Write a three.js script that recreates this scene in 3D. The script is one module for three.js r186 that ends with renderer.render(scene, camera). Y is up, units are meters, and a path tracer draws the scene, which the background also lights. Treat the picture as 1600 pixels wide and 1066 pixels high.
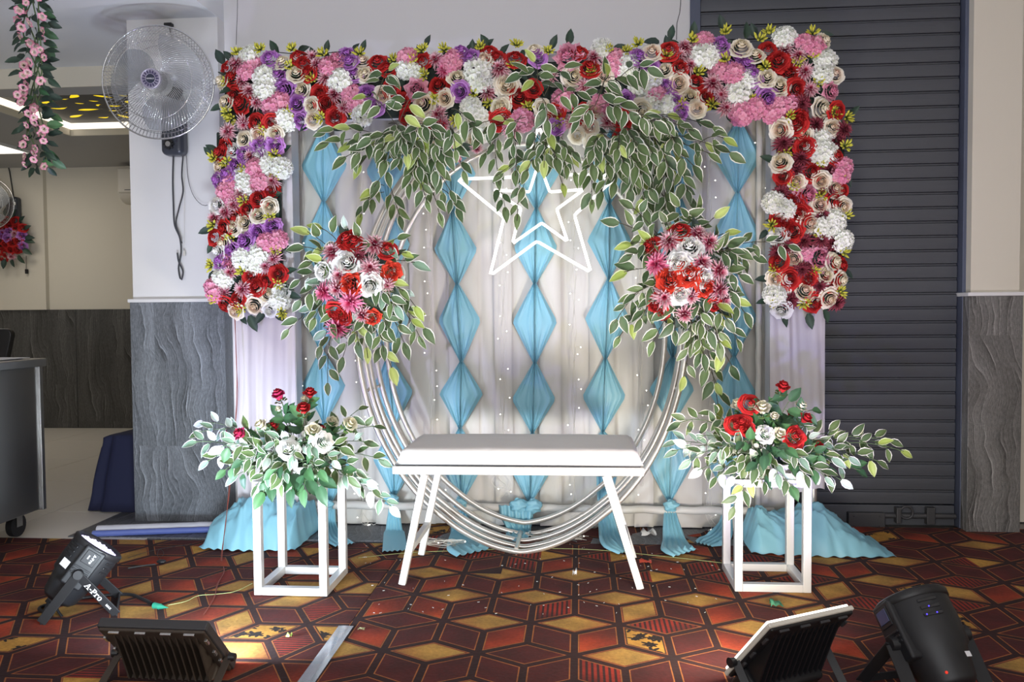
import * as THREE from 'three';
import { mergeGeometries, toCreasedNormals } from 'three/addons/utils/BufferGeometryUtils.js';
import { RoundedBoxGeometry } from 'three/addons/geometries/RoundedBoxGeometry.js';
import { TextGeometry } from 'three/addons/geometries/TextGeometry.js';
import { FontLoader } from 'three/addons/loaders/FontLoader.js';
import { ImprovedNoise } from 'three/addons/math/ImprovedNoise.js';
import { RectAreaLightUniformsLib } from 'three/addons/lights/RectAreaLightUniformsLib.js';

// ---------- camera, exposure, room lamps ----------
const scene = new THREE.Scene();
scene.background = new THREE.Color(0x000000);
const renderer = new THREE.WebGLRenderer({ antialias: true });
renderer.toneMapping = THREE.LinearToneMapping;
renderer.toneMappingExposure = 1.32;
renderer.shadowMap.enabled = true;
RectAreaLightUniformsLib.init();
const D2R = Math.PI / 180, V = (x, y, z) => new THREE.Vector3(x, y, z);
const FOCAL = 1300;
const camera = new THREE.PerspectiveCamera(2 * Math.atan(533 / FOCAL) / D2R, 1600 / 1066, 0.05, 60);
camera.position.set(0, 1.08, 0);
camera.rotation.set(-2.115 * D2R, 4.6 * D2R, -0.45 * D2R, 'YXZ');
camera.updateMatrixWorld();
const LIGHT = {
  hall: [1.2, [1, 0.93, 0.84]],           // ambient fill from added, unseen hall ceiling panels behind and above the camera
  day: [4.0, [0.95, 0.97, 1]],            // frontal fill from an added window, unseen behind the camera
  cove: [0.5, [1, 0.86, 0.68]],             // cove strip in the back room
  backRoomFill: [4.5, [1, 0.9, 0.76]],        // added ceiling panel that brightens the back room
  floodLeft: [118, [0.8, 0.91, 1]],
  floodRight: [98, [1, 0.9, 0.74]],
  parLeft: [2.5, [0.6, 0.55, 1]],
  parRight: [1.8, [0.38, 0.32, 1]],
  star: [0.012, [1, 0.97, 0.92]],
};
const col = (c) => new THREE.Color().setRGB(c[0], c[1], c[2]);

// where the sight line through a pixel of the 1600 x 1066 frame meets a wall plane z = const or a level y = const
function ray(x, y) { return V(x - 800, 533 - y, -FOCAL).normalize().applyQuaternion(camera.quaternion); }
function P(x, y, z) { const r = ray(x, y); return r.multiplyScalar((z - camera.position.z) / r.z).add(camera.position); }
function fl(x, y, h = 0) { const r = ray(x, y); return r.multiplyScalar((h - camera.position.y) / r.y).add(camera.position); }

// ---------- helpers ----------
let seed = 7;
const rnd = () => { seed = (seed * 1664525 + 1013904223) >>> 0; return seed / 4294967296; };
const rr = (a, b) => a + (b - a) * rnd();
const pick = (a) => a[Math.floor(rnd() * a.length)];
const noise3 = new ImprovedNoise();
const fbm = (x, y, z = 0, o = 4) => { let s = 0, a = 0.5; for (let i = 0; i < o; i++) { s += a * noise3.noise(x, y, z + i * 7.3); x *= 2.03; y *= 2.03; a *= 0.5; } return s; };
const names = {};
const numbered = (n) => { const k = names[n] = (names[n] ?? -1) + 1; return k ? n + '_' + String(k).padStart(3, '0') : n; };
function thing(name, label, category, pos, group) {
  const o = new THREE.Group(); o.name = numbered(name); o.position.copy(pos); scene.add(o);
  o.userData = { label, category }; if (group) o.userData.group = group;
  return o;
}
const clean = (g) => { g = g.index ? g.toNonIndexed() : g; for (const k of Object.keys(g.attributes)) if (!['position', 'normal', 'uv', 'color'].includes(k)) g.deleteAttribute(k); return g; };
function merge(gs) {
  if (!Array.isArray(gs)) return gs; gs = gs.flat(3);
  if (gs.length === 1) return gs[0];
  gs = gs.map(clean);
  for (const k of ['uv', 'color', 'normal']) if (gs.some((g) => !g.attributes[k])) gs.forEach((g) => g.deleteAttribute(k));
  const m = mergeGeometries(gs); if (!m.attributes.normal) m.computeVertexNormals(); return m;
}
// a mesh under t, its geometry given in world coordinates
function part(t, name, gs, mat, label, kind) {
  const g = merge(gs), p = t.getWorldPosition(V(0, 0, 0)); g.translate(-p.x, -p.y, -p.z);
  const m = new THREE.Mesh(g, mat); m.name = name; m.castShadow = m.receiveShadow = true; t.add(m);
  if (label) m.userData.label = label; if (kind) m.userData.kind = kind;
  return m;
}
// a mesh of a shared geometry under t at a world place
function piece(t, name, geo, mat, pos, quat, scale) {
  const m = new THREE.Mesh(geo, mat); m.name = name; m.castShadow = m.receiveShadow = true;
  m.position.copy(pos).sub(t.getWorldPosition(V(0, 0, 0))); if (quat) m.quaternion.copy(quat); if (scale) m.scale.set(...(Array.isArray(scale) ? scale : [scale, scale, scale]));
  t.add(m); return m;
}
function struct(name, gs, mat) {
  const m = new THREE.Mesh(merge(gs), mat); m.name = name; m.userData.kind = 'structure'; m.castShadow = m.receiveShadow = true; scene.add(m); return m;
}
function solo(name, gs, mat, label, category, pos, group) {
  const g = merge(gs); g.translate(-pos.x, -pos.y, -pos.z);
  const m = new THREE.Mesh(g, mat); m.name = numbered(name); m.position.copy(pos); m.castShadow = m.receiveShadow = true; scene.add(m);
  m.userData = { label, category }; if (group) m.userData.group = group; return m;
}
const box = (x0, x1, y0, y1, z0, z1) => new THREE.BoxGeometry(x1 - x0, y1 - y0, z1 - z0).translate((x0 + x1) / 2, (y0 + y1) / 2, (z0 + z1) / 2);
const rbox = (x0, x1, y0, y1, z0, z1, r = 0.004, s = 2) => new RoundedBoxGeometry(x1 - x0, y1 - y0, z1 - z0, s, r).translate((x0 + x1) / 2, (y0 + y1) / 2, (z0 + z1) / 2);
function frameOf(dir, up = V(0, 1, 0)) { const y = dir.clone().normalize(), x = up.clone().cross(y); if (x.lengthSq() < 1e-6) x.set(1, 0, 0); x.normalize(); return new THREE.Matrix4().makeBasis(x, y, x.clone().cross(y)); }
function bar(a, b, w, d = w, r = 0.003) { const dir = b.clone().sub(a), g = new RoundedBoxGeometry(w, dir.length(), d, 2, r); return g.applyMatrix4(frameOf(dir, V(0, 0, 1)).setPosition(a.clone().add(b).multiplyScalar(0.5))); }
function tube(pts, r, seg = 0, rad = 8, closed = false) { return new THREE.TubeGeometry(new THREE.CatmullRomCurve3(pts, closed), seg || Math.max(4, pts.length * 4), r, rad, closed); }
function rod(a, b, r, rad = 10) { const d = b.clone().sub(a); return new THREE.CylinderGeometry(r, r, d.length(), rad).applyMatrix4(frameOf(d, V(0, 0, 1)).setPosition(a.clone().add(b).multiplyScalar(0.5))); }
// grids with vertex colours
class Grid {
  constructor() { this.p = []; this.c = []; this.i = []; this.t = []; }
  add(nu, nv, f) {
    const b = this.p.length / 3;
    for (let j = 0; j <= nv; j++) for (let i = 0; i <= nu; i++) { const q = f(i / nu, j / nv); this.p.push(q[0], q[1], q[2]); this.c.push(q[3] ?? 1, q[4] ?? 1, q[5] ?? 1); this.t.push(q[6] ?? i / nu, q[7] ?? j / nv); }
    for (let j = 0; j < nv; j++) for (let i = 0; i < nu; i++) { const a = b + j * (nu + 1) + i, d = a + nu + 1; this.i.push(a, a + 1, d + 1, a, d + 1, d); }
    return this;
  }
  done(color = true) {
    const g = new THREE.BufferGeometry(); g.setAttribute('position', new THREE.Float32BufferAttribute(this.p, 3)); g.setAttribute('uv', new THREE.Float32BufferAttribute(this.t, 2));
    if (color) g.setAttribute('color', new THREE.Float32BufferAttribute(this.c, 3)); g.setIndex(this.i); g.computeVertexNormals(); return g;
  }
}
const mix = (a, b, t) => a.map((v, i) => v + (b[i] - v) * t);

// ---------- materials ----------
const std = (c, roughness = 0.7, metalness = 0, more = {}) => new THREE.MeshStandardMaterial({ color: Array.isArray(c) ? col(c) : c, roughness, metalness, side: THREE.DoubleSide, ...more });
function dataTex(w, h, f, srgb, rep) {
  const d = new Uint8Array(w * h * 4);
  for (let y = 0; y < h; y++) for (let x = 0; x < w; x++) { const v = f(x, y), o = (y * w + x) * 4; if (typeof v === 'number') { d[o] = d[o + 1] = d[o + 2] = Math.max(0, Math.min(255, v)); } else for (let k = 0; k < 3; k++) d[o + k] = Math.max(0, Math.min(255, v[k])); d[o + 3] = 255; }
  const t = new THREE.DataTexture(d, w, h); t.wrapS = t.wrapT = THREE.RepeatWrapping; t.magFilter = THREE.LinearFilter; if (srgb) t.colorSpace = THREE.SRGBColorSpace; if (rep) t.repeat.set(...rep); t.needsUpdate = true; return t;
}
// layered grey stone: wavy, mostly upright bands with pale ridges beside dark lines, and a fine grain
const marbleTex = (() => {
  const W = 768, H = 1024;
  return dataTex(W, H, (x, y) => {
    const u = x / W, v = y / H, warp = 0.5 * fbm(u * 1.7, v * 2.1, 3, 3) + 0.1 * fbm(u * 8, v * 7, 9, 3);
    let s = 122 + 52 * fbm(u * 5 + warp * 3, v * 0.9, 1, 3);
    for (const [f, o, amp, k0] of [[10, 0, 1, 0.2], [23, 3.3, 0.6, 0.5], [47, 1.7, 0.34, 0.6]]) {
      const w = u * f + v * 1.3 + warp * f * 0.36 + o, k = w - Math.floor(w), gate = Math.max(0, Math.min(1, k0 + 2.6 * fbm(u * 7 + o, v * 3.5, 20, 2)));
      s += amp * gate * (100 * Math.exp(-k * 17) - 66 * Math.exp(-(1 - k) * 7));
    }
    s += 40 * noise3.noise(x * 0.75, y * 0.35, 5) + 20 * noise3.noise(x * 0.21 + warp * 30, y * 0.05, 8) + 40 * (rnd() - 0.5);
    return [s * 0.98, s * 0.995, s * 1.02];
  }, true);
})();
const plasterBump = dataTex(256, 256, (x, y) => 128 + 60 * fbm(x / 32, y / 32, 1, 3) + 25 * (rnd() - 0.5));
const clothBump = dataTex(256, 256, (x, y) => 128 + 40 * Math.sin(x * 1.57) * Math.sin(y * 1.57) + 70 * fbm(x / 40, y / 14, 2, 3));
const M = {
  wall: std([0.74, 0.735, 0.74], 0.62, 0, { bumpMap: plasterBump, bumpScale: 0.0008 }),
  wallCream: std([0.66, 0.615, 0.52], 0.7, 0, { bumpMap: plasterBump, bumpScale: 0.0008 }),
  ceiling: std([0.74, 0.76, 0.8], 0.8),
  ceilingGrey: std([0.42, 0.42, 0.42], 0.75),
  marble: std(0xffffff, 0.3, 0, { map: marbleTex }),
  floorTile: std([0.74, 0.7, 0.64], 0.4),
  grout: std([0.3, 0.28, 0.26], 0.8),
  shutter: std([0.082, 0.088, 0.102], 0.42, 0.35),
  shutterFrame: std([0.085, 0.1, 0.15], 0.5, 0.2),
  lockSteel: std([0.06, 0.06, 0.065], 0.5, 0.4),
  silver: std([0.8, 0.76, 0.7], 0.3, 0.75),
  silverPaint: std([0.72, 0.72, 0.72], 0.4, 0.45),
  whitePaint: std([0.7, 0.69, 0.67], 0.38),
  cushion: std([0.74, 0.71, 0.68], 0.75, 0, { bumpMap: clothBump, bumpScale: 0.001 }),
  curtain: new THREE.MeshPhysicalMaterial({ color: col([0.63, 0.61, 0.57]), roughness: 0.5, sheen: 0.4, sheenRoughness: 0.5, sheenColor: col([0.8, 0.8, 0.8]), side: THREE.DoubleSide }),
  satin: new THREE.MeshPhysicalMaterial({ color: col([0.6, 0.57, 0.6]), roughness: 0.45, sheen: 0.5, sheenRoughness: 0.4, sheenColor: col([0.8, 0.78, 0.9]), side: THREE.DoubleSide }),
  blue: new THREE.MeshPhysicalMaterial({ color: col([0.24, 0.52, 0.64]), roughness: 0.44, sheen: 0.5, sheenRoughness: 0.4, sheenColor: col([0.5, 0.8, 0.9]), side: THREE.DoubleSide }),
  navy: std([0.008, 0.011, 0.045], 0.8),
  black: std([0.012, 0.012, 0.014], 0.45),
  blackMatt: std([0.01, 0.01, 0.012], 0.7),
  parBlack: std([0.012, 0.013, 0.016], 0.5),
  darkGrey: std([0.05, 0.052, 0.06], 0.5),
  brownCast: std([0.06, 0.045, 0.034], 0.6, 0.15),
  chrome: std([0.62, 0.63, 0.64], 0.25, 0.9),
  steel: std([0.4, 0.4, 0.4], 0.3, 0.9),
  fanBlade: new THREE.MeshPhysicalMaterial({ color: col([0.6, 0.63, 0.66]), roughness: 0.3, transmission: 0.75, thickness: 0, side: THREE.DoubleSide }),
  plastic: std([0.7, 0.66, 0.58], 0.45),
  wire: std([0.72, 0.69, 0.62], 0.5),
  darkWire: std([0.03, 0.03, 0.03], 0.6),
  redWire: std([0.26, 0.06, 0.04], 0.6),
  greenWire: std([0.35, 0.38, 0.16], 0.6),
  bulb: std([0.9, 0.9, 0.85], 0.4, 0, { emissive: col([1, 0.95, 0.85]), emissiveIntensity: 2.2 }),
  neon: std([0.9, 0.9, 0.9], 0.4, 0, { emissive: col([1, 0.97, 0.93]), emissiveIntensity: 1.5 }),
  led: std([0.9, 0.9, 0.95], 0.3, 0, { emissive: col([0.62, 0.57, 1]), emissiveIntensity: 1.7 }),
  ledBlue: std([0.05, 0.05, 0.3], 0.3, 0, { emissive: col([0.1, 0.06, 1]), emissiveIntensity: 1.2 }),
  redGlow: std([0.2, 0.02, 0.02], 0.4, 0, { emissive: col([1, 0.05, 0.02]), emissiveIntensity: 0.6 }),
  glassGlow: std([0.95, 0.95, 0.92], 0.4, 0, { emissive: col([1, 0.95, 0.85]), emissiveIntensity: 2.0 }),
  glassGlowCool: std([0.92, 0.95, 0.97], 0.4, 0, { emissive: col([0.9, 0.95, 1]), emissiveIntensity: 2.0 }),
  coveGlow: std([0.9, 0.88, 0.84], 0.6, 0, { emissive: col([1, 0.9, 0.74]), emissiveIntensity: 0.9 }),
  trayBoard: std([0.11, 0.11, 0.105], 0.8),
  fillWindowGlow: std([0.9, 0.9, 0.9], 0.5, 0, { emissive: col([0.95, 0.97, 1]), emissiveIntensity: 1 }),
  fillPanelGlow: std([0.9, 0.9, 0.88], 0.6, 0, { emissive: col([1, 0.95, 0.88]), emissiveIntensity: 1.5 }),
  yellowGlow: std([0.8, 0.6, 0.02], 0.6, 0, { emissive: col([0.9, 0.66, 0.01]), emissiveIntensity: 0.75 }),
  petal: std(0xffffff, 0.8, 0, { vertexColors: true }),
  leaf: std(0xffffff, 0.5, 0, { vertexColors: true }),
  stem: std([0.06, 0.055, 0.03], 0.7),
  stemGreen: std([0.1, 0.16, 0.07], 0.7),
  darkFoam: std([0.02, 0.032, 0.026], 0.9),
  print: std([0.75, 0.75, 0.78], 0.5),
  paper: std([0.72, 0.72, 0.72], 0.7),
};

// ---------- the setting ----------
const ZW = -4.2, ZP = -4.12, ZF = -7.5;                       // back wall, pillar faces, far wall of the back room
const pilL = P(204, 300, ZP).x, pilR = P(345, 300, ZP).x;     // left pillar
const shL = P(1094, 300, ZW).x, shR = P(1501, 300, ZW).x;     // shutter opening
const rpL = P(1516, 500, ZP).x, rpR = P(1592, 500, ZP).x;     // right pillar
const H1 = 2.57, H2 = 3.2;
{
  // tiled floor under everything, a child mesh per tile where it shows
  const floor = struct('floor', box(-6, 4.2, -0.14, -0.012, -7.7, 4.2), M.grout);
  const tg = new RoundedBoxGeometry(0.796, 0.012, 0.796, 1, 0.002);
  for (let i = 0; i < 5; i++) for (let j = 0; j < 5; j++) {
    const m = new THREE.Mesh(tg, M.floorTile); m.name = 'tile'; m.receiveShadow = m.castShadow = true; m.position.set(-2.62 - 0.8 * i + 0.15, -0.006 - 0.001, -7.1 + 0.8 * j); floor.add(m);
  }
  // dark stone threshold between the pillars
  const edge = fl(160, 815).x;
  const th = struct('trim_1', rbox(edge, 1.0, -0.02, 0.004, -4.75, fl(300, 842).z, 0.002), marbled([0.62, 0.62, 0.66], 0.5)); th.geometry = planarUV(th.geometry, 1.3);
  struct('wall_back', [box(pilR - 0.3, P(1078, 300, ZW).x, 0, H2, ZW - 0.22, ZW), box(P(1078, 300, ZW).x, P(1519, 300, ZW).x, 2.9, H2, ZW - 0.22, ZW)], M.wall);
  struct('wall_side', box(pilR - 0.32, pilR - 0.1, 0, H1, ZF, ZW - 0.2), M.wallCream);
  struct('wall_left', box(-6.2, -6, 0, H2, -7.7, 4.2), M.wallCream);
  struct('wall_right', box(4.0, 4.2, 0, H2, -4.6, 4.2), M.wallCream);
  // wall behind the camera, with a frosted window added for frontal fill
  const wx0 = -3.2, wx1 = 2.2, wy0 = 0.95, wy1 = 2.45;
  struct('wall_behind', [box(-6.2, wx0, 0, H2, 4.0, 4.2), box(wx1, 4.2, 0, H2, 4.0, 4.2), box(wx0, wx1, 0, wy0, 4.0, 4.2), box(wx0, wx1, wy1, H2, 4.0, 4.2)], M.wallCream);
  const fillWin = struct('added_window_1', [0, 1, 2, 3, 4].map((i) => { const x = wx0 + (wx1 - wx0) * i / 4; return box(Math.max(wx0, x - 0.03), Math.min(wx1, x + 0.03), wy0, wy1, 4.0, 4.08); }).concat([box(wx0, wx1, wy0, wy0 + 0.05, 3.98, 4.08), box(wx0, wx1, wy1 - 0.05, wy1, 4.0, 4.08)]), M.whitePaint);
  for (let i = 0; i < 4; i++) { const w = (wx1 - wx0) / 4, m = new THREE.Mesh(box(wx0 + w * i + 0.03, wx0 + w * (i + 1) - 0.03, wy0 + 0.05, wy1 - 0.05, 4.03, 4.045), M.fillWindowGlow); m.name = 'fill_pane'; fillWin.add(m); }
  { const l = new THREE.RectAreaLight(col(LIGHT.day[1]), LIGHT.day[0], wx1 - wx0 - 0.1, wy1 - wy0 - 0.1); l.position.set((wx0 + wx1) / 2, (wy0 + wy1) / 2, 3.97); scene.add(l); l.lookAt((wx0 + wx1) / 2, (wy0 + wy1) / 2, -4); }
  struct('wall_corner', box(rpR, 4.2, 0, H2, ZW - 0.5, ZW - 0.12), M.wallCream);
  const far = struct('wall_far', [box(-6.2, pilR - 0.1, 0, 2.46, ZF - 0.2, ZF), box(-6.2, P(74, 350, ZF).x, 1.12, 2.46, ZF - 0.01, ZF + 0.05)], M.wallCream);
  const slabG = [];
  for (let x = -5.9; x < pilR - 0.2; x += 1.18) { const g = planarUV(rbox(x + 0.002, Math.min(x + 1.178, pilR - 0.2), 0.0, 1.12, ZF - 0.01, ZF + 0.025, 0.003), 1.0, x * 0.37); const m = new THREE.Mesh(g, marbled([0.42, 0.4, 0.37], 0.3)); m.name = 'stone_panel'; m.castShadow = m.receiveShadow = true; far.add(m); }
  // pillars: plastered shaft, stone cladding with a projecting ledge
  const pill = (name, x0, x1, z, hs, tone, topTone) => {
    const p = struct(name, box(x0, x1, 0, name === 'pillar_left' ? H1 : H2, z - 0.28, z), topTone);
    const m = new THREE.Mesh(planarUV(rbox(x0 - 0.012, x1 + 0.012, 0, hs, z - 0.29, z + 0.014, 0.003), 0.8, x0), marbled(tone, 0.34)); m.name = 'stone_panel'; m.castShadow = m.receiveShadow = true; p.add(m);
    const l = new THREE.Mesh(rbox(x0 - 0.02, x1 + 0.02, hs, hs + 0.018, z - 0.29, z + 0.022, 0.004), M.wall); l.name = 'ledge'; l.castShadow = l.receiveShadow = true; p.add(l);
    return p;
  };
  pill('pillar_left', pilL, pilR, ZP, 1.135, [0.95, 1.0, 1.06], M.wall);
  pill('pillar_right', rpL, rpR, ZP, 1.13, [0.85, 0.8, 0.74], M.wallCream);
  // ceilings: low soffit on the left, hall ceiling above, tray ceiling in the back room
  const sz = -4.86, hb = 2.45, cr = fl(110, 213, hb), tx = cr.x, tz0 = -5.03, tz1 = cr.z;
  struct('ceiling_soffit', box(-6.2, pilR, H1, H2, sz, 4.2), M.ceiling);
  struct('ceiling', box(-6.2, 4.2, H2, H2 + 0.15, -7.7, 4.2), M.ceiling);
  struct('ceiling_border', [box(-6.2, pilR, hb, H2, tz0 + 0.0, sz), box(-6.2, pilR, hb, H2, ZF - 0.2, tz1), box(-6.2, tx, hb, H2, tz1, tz0), box(pilL + 0.3, pilR, hb, H2, tz1, tz0)], M.ceilingGrey);
  struct('trim_2', [box(-6.2, pilR, hb, H1, sz, sz + 0.008), box(tx, pilL + 0.3, hb + 0.001, hb + 0.05, tz1, tz1 + 0.01), box(tx, tx + 0.01, hb + 0.001, hb + 0.05, tz1, tz0)], M.wallCream);
  // tray panel: a grey board with cut-outs, a glowing sheet above it
  const board = new THREE.Shape(); board.moveTo(tx, tz0); board.lineTo(pilL + 0.35, tz0); board.lineTo(pilL + 0.35, tz1); board.lineTo(tx, tz1);
  const taken = [];
  for (let k = 0; k < 2500 && taken.length < 240; k++) {
    const cx = rr(tx + 0.16, pilL + 0.3), cz = rr(tz1 + 0.12, tz0 - 0.04), L = rr(0.07, 0.2), a = rr(-0.7, 0.7) + (rnd() < 0.3 ? 1.2 : 0), r = L * 0.6 + 0.015;
    if (taken.some((q) => (q[0] - cx) ** 2 + (q[1] - cz) ** 2 < (q[2] + r) ** 2 * 0.62)) continue;
    taken.push([cx, cz, r]);
    const w = L * rr(0.14, 0.26), bend = rr(-0.5, 0.5), up = [], dn = [];
    for (let i = 0; i <= 6; i++) { const t = i / 6, x = (t - 0.5) * L, y = bend * L * (t - 0.5) ** 2 * 2, ww = w * Math.sin(Math.PI * Math.min(1, t * 1.15 + 0.02)) ** 0.8 * (1 - t * 0.7) + 0.002; up.push([x, y + ww]); dn.unshift([x, y - ww]); }
    const h = new THREE.Path(); up.concat(dn).forEach(([x, y], i) => { const X = cx + x * Math.cos(a) - y * Math.sin(a), Z = cz + x * Math.sin(a) + y * Math.cos(a); i ? h.lineTo(X, Z) : h.moveTo(X, Z); });
    board.holes.push(h);
  }
  const bg = new THREE.ExtrudeGeometry(board, { depth: 0.0015, bevelEnabled: false, curveSegments: 4 }).rotateX(Math.PI / 2).scale(1, 1, 1);
  bg.translate(0, hb + 0.1015, 0); bg.applyMatrix4(new THREE.Matrix4().makeScale(1, 1, 1));
  const pan = struct('ceiling_panel', bg, M.trayBoard);
  const sheet = new THREE.Mesh(box(tx, pilL + 0.35, hb + 0.103, hb + 0.106, tz1, tz0), M.yellowGlow); sheet.name = 'light_sheet'; pan.add(sheet);
  // cove strips on the tray's inner sides
  const cv = thing('cove_light', 'glowing white cove strip round the recessed tray ceiling of the back room', 'cove light', V(tx, hb, tz1));
  part(cv, 'diffuser', box(tx - 0.005, pilL + 0.3, hb + 0.05, hb + 0.098, tz1 - 0.01, tz1 + 0.006), M.coveGlow);
  part(cv, 'diffuser', box(tx - 0.01, tx + 0.012, hb + 0.05, hb + 0.098, tz1 + 0.012, tz0), M.coveGlow);
  const ra = (w, h, L, at, to) => { const l = new THREE.RectAreaLight(col(L[1]), L[0], w, h); l.position.copy(at); scene.add(l); l.lookAt(to); return l; };
  ra(1.6, 0.08, LIGHT.cove, V((tx + pilL) / 2, hb + 0.05, tz1 + 0.03), V((tx + pilL) / 2, hb - 0.1, tz0));
  ra(1.1, 0.08, LIGHT.cove, V(tx + 0.03, hb + 0.05, (tz0 + tz1) / 2), V(pilL, hb - 0.1, (tz0 + tz1) / 2));
  // added fill panels: unseen ones in the hall ceiling, one in the back room
  const panel = (x, y, z, w, d, L, label) => {
    const t = thing('added_ceiling_light', label, 'ceiling light', V(x, y, z), 'added ceiling panels of the hall');
    part(t, 'frame', [box(x - w / 2 - 0.02, x + w / 2 + 0.02, y - 0.02, y, z - d / 2 - 0.02, z - d / 2), box(x - w / 2 - 0.02, x + w / 2 + 0.02, y - 0.02, y, z + d / 2, z + d / 2 + 0.02), box(x - w / 2 - 0.02, x - w / 2, y - 0.02, y, z - d / 2, z + d / 2), box(x + w / 2, x + w / 2 + 0.02, y - 0.02, y, z - d / 2, z + d / 2)], M.whitePaint);
    part(t, 'diffuser', box(x - w / 2, x + w / 2, y - 0.012, y - 0.002, z - d / 2, z + d / 2), M.fillPanelGlow);
    ra(w, d, L, V(x, y - 0.03, z), V(x, 0, z + 0.0001));
  };
  const WH = { '0.3,-0.6': 'in the high hall ceiling just ahead of the middle', '2.6,-0.6': 'in the high hall ceiling nearest the shutter', '0.3,2.2': 'in the high hall ceiling near the added window, on the left', '2.6,2.2': 'in the high hall ceiling near the added window, on the right' };
  for (const z of [-0.6, 2.2]) for (const x of [0.3, 2.6]) panel(x, H2, z, 1.2, 0.6, LIGHT.hall, 'added white panel light ' + WH[x + ',' + z]);
  panel(-3, H1, -0.6, 1.2, 0.6, LIGHT.hall, 'added white ceiling panel light in the low soffit, towards the steel cart');
  panel(-3, H1, 2.2, 1.2, 0.6, LIGHT.hall, 'added white ceiling panel light in the low soffit, towards the added window');
  panel(-4.9, hb, -6.4, 0.6, 0.6, LIGHT.backRoomFill, 'added small square ceiling panel light in the back room');
}
function marbled(tone, rough) { const m = M.marble.clone(); m.color = col(tone); m.roughness = rough; return m; }
function planarUV(g, size, off = 0) {
  const p = g.attributes.position, n = g.attributes.normal, u = new Float32Array(p.count * 2);
  for (let i = 0; i < p.count; i++) {
    const ax = Math.abs(n.getX(i)), ay = Math.abs(n.getY(i)), az = Math.abs(n.getZ(i));
    const a = ax > ay && ax > az ? p.getZ(i) : p.getX(i), b = ay > ax && ay > az ? p.getZ(i) : p.getY(i);
    u[2 * i] = a / size + off; u[2 * i + 1] = b / (size * 1.33) + off * 0.6;
  }
  g.setAttribute('uv', new THREE.BufferAttribute(u, 2)); return g;
}
// roller shutter: one mesh per slat, guides, bottom rail with lock
{
  const door = struct('door_1', box(shL - 0.0, shR + 0.0, 0, 2.9, ZW - 0.2, ZW - 0.16), M.shutterFrame);
  const prof = new THREE.Shape(); const pitch = 0.0695;
  prof.moveTo(0, 0); prof.lineTo(0.012, 0.003); prof.quadraticCurveTo(0.0148, pitch * 0.5, 0.013, pitch - 0.012); prof.lineTo(0.006, pitch - 0.007); prof.lineTo(0.006, pitch - 0.001); prof.lineTo(-0.004, pitch - 0.001); prof.lineTo(-0.004, 0);
  const L = shR - shL - 0.01, sg = new THREE.ExtrudeGeometry(prof, { depth: L, bevelEnabled: false, curveSegments: 4 }).rotateY(Math.PI / 2);
  // the profile's x points out of the wall after the turn
  for (let k = 0; k < 40; k++) { const m = new THREE.Mesh(sg, M.shutter); m.name = 'slat'; m.castShadow = m.receiveShadow = true; m.rotation.y = 0; m.position.set(shR - 0.005, 0.108 + k * pitch, ZW - 0.03); m.scale.set(-1, 1, -1); m.position.x = shR - 0.005; door.add(m); }
  const kid = (name, gs, mat) => { const m = new THREE.Mesh(merge(gs), mat); m.name = name; m.castShadow = m.receiveShadow = true; door.add(m); return m; };
  kid('bottom_rail', [rbox(shL + 0.005, shR - 0.005, 0.004, 0.104, ZW - 0.035, ZW - 0.012)], M.shutter);
  kid('guide', [rbox(P(1078, 300, ZW).x, shL, 0, 2.9, ZW - 0.18, ZW + 0.015)], M.shutterFrame);
  kid('guide', [rbox(shR, P(1519, 300, ZW).x, 0, 2.9, ZW - 0.18, ZW + 0.03)], M.shutterFrame);
  const a = P(1324, 800, ZW), b = P(1381, 826, ZW), c = P(1492, 812, ZW);
  const lock = kid('lock_box', [rbox(a.x, b.x, b.y, a.y, ZW - 0.02, ZW + 0.02, 0.004), ...[0.15, 0.85].flatMap((s) => [0.2, 0.8].map((q) => new THREE.SphereGeometry(0.004, 8, 6).translate(a.x + (b.x - a.x) * s, b.y + (a.y - b.y) * q, ZW + 0.02)))], M.lockSteel);
  kid('bolt', [rod(V(b.x, 0.055, ZW + 0.004), V(c.x, 0.055, ZW + 0.004), 0.014, 12), rbox(b.x + 0.05, b.x + 0.075, 0.02, 0.1, ZW - 0.012, ZW + 0.028, 0.006), new THREE.TorusGeometry(0.03, 0.006, 8, 20).translate(b.x + 0.1, 0.075, ZW + 0.02), rbox(c.x - 0.14, c.x - 0.1, 0.015, 0.1, ZW - 0.012, ZW + 0.022, 0.004)], M.lockSteel);
}

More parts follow.
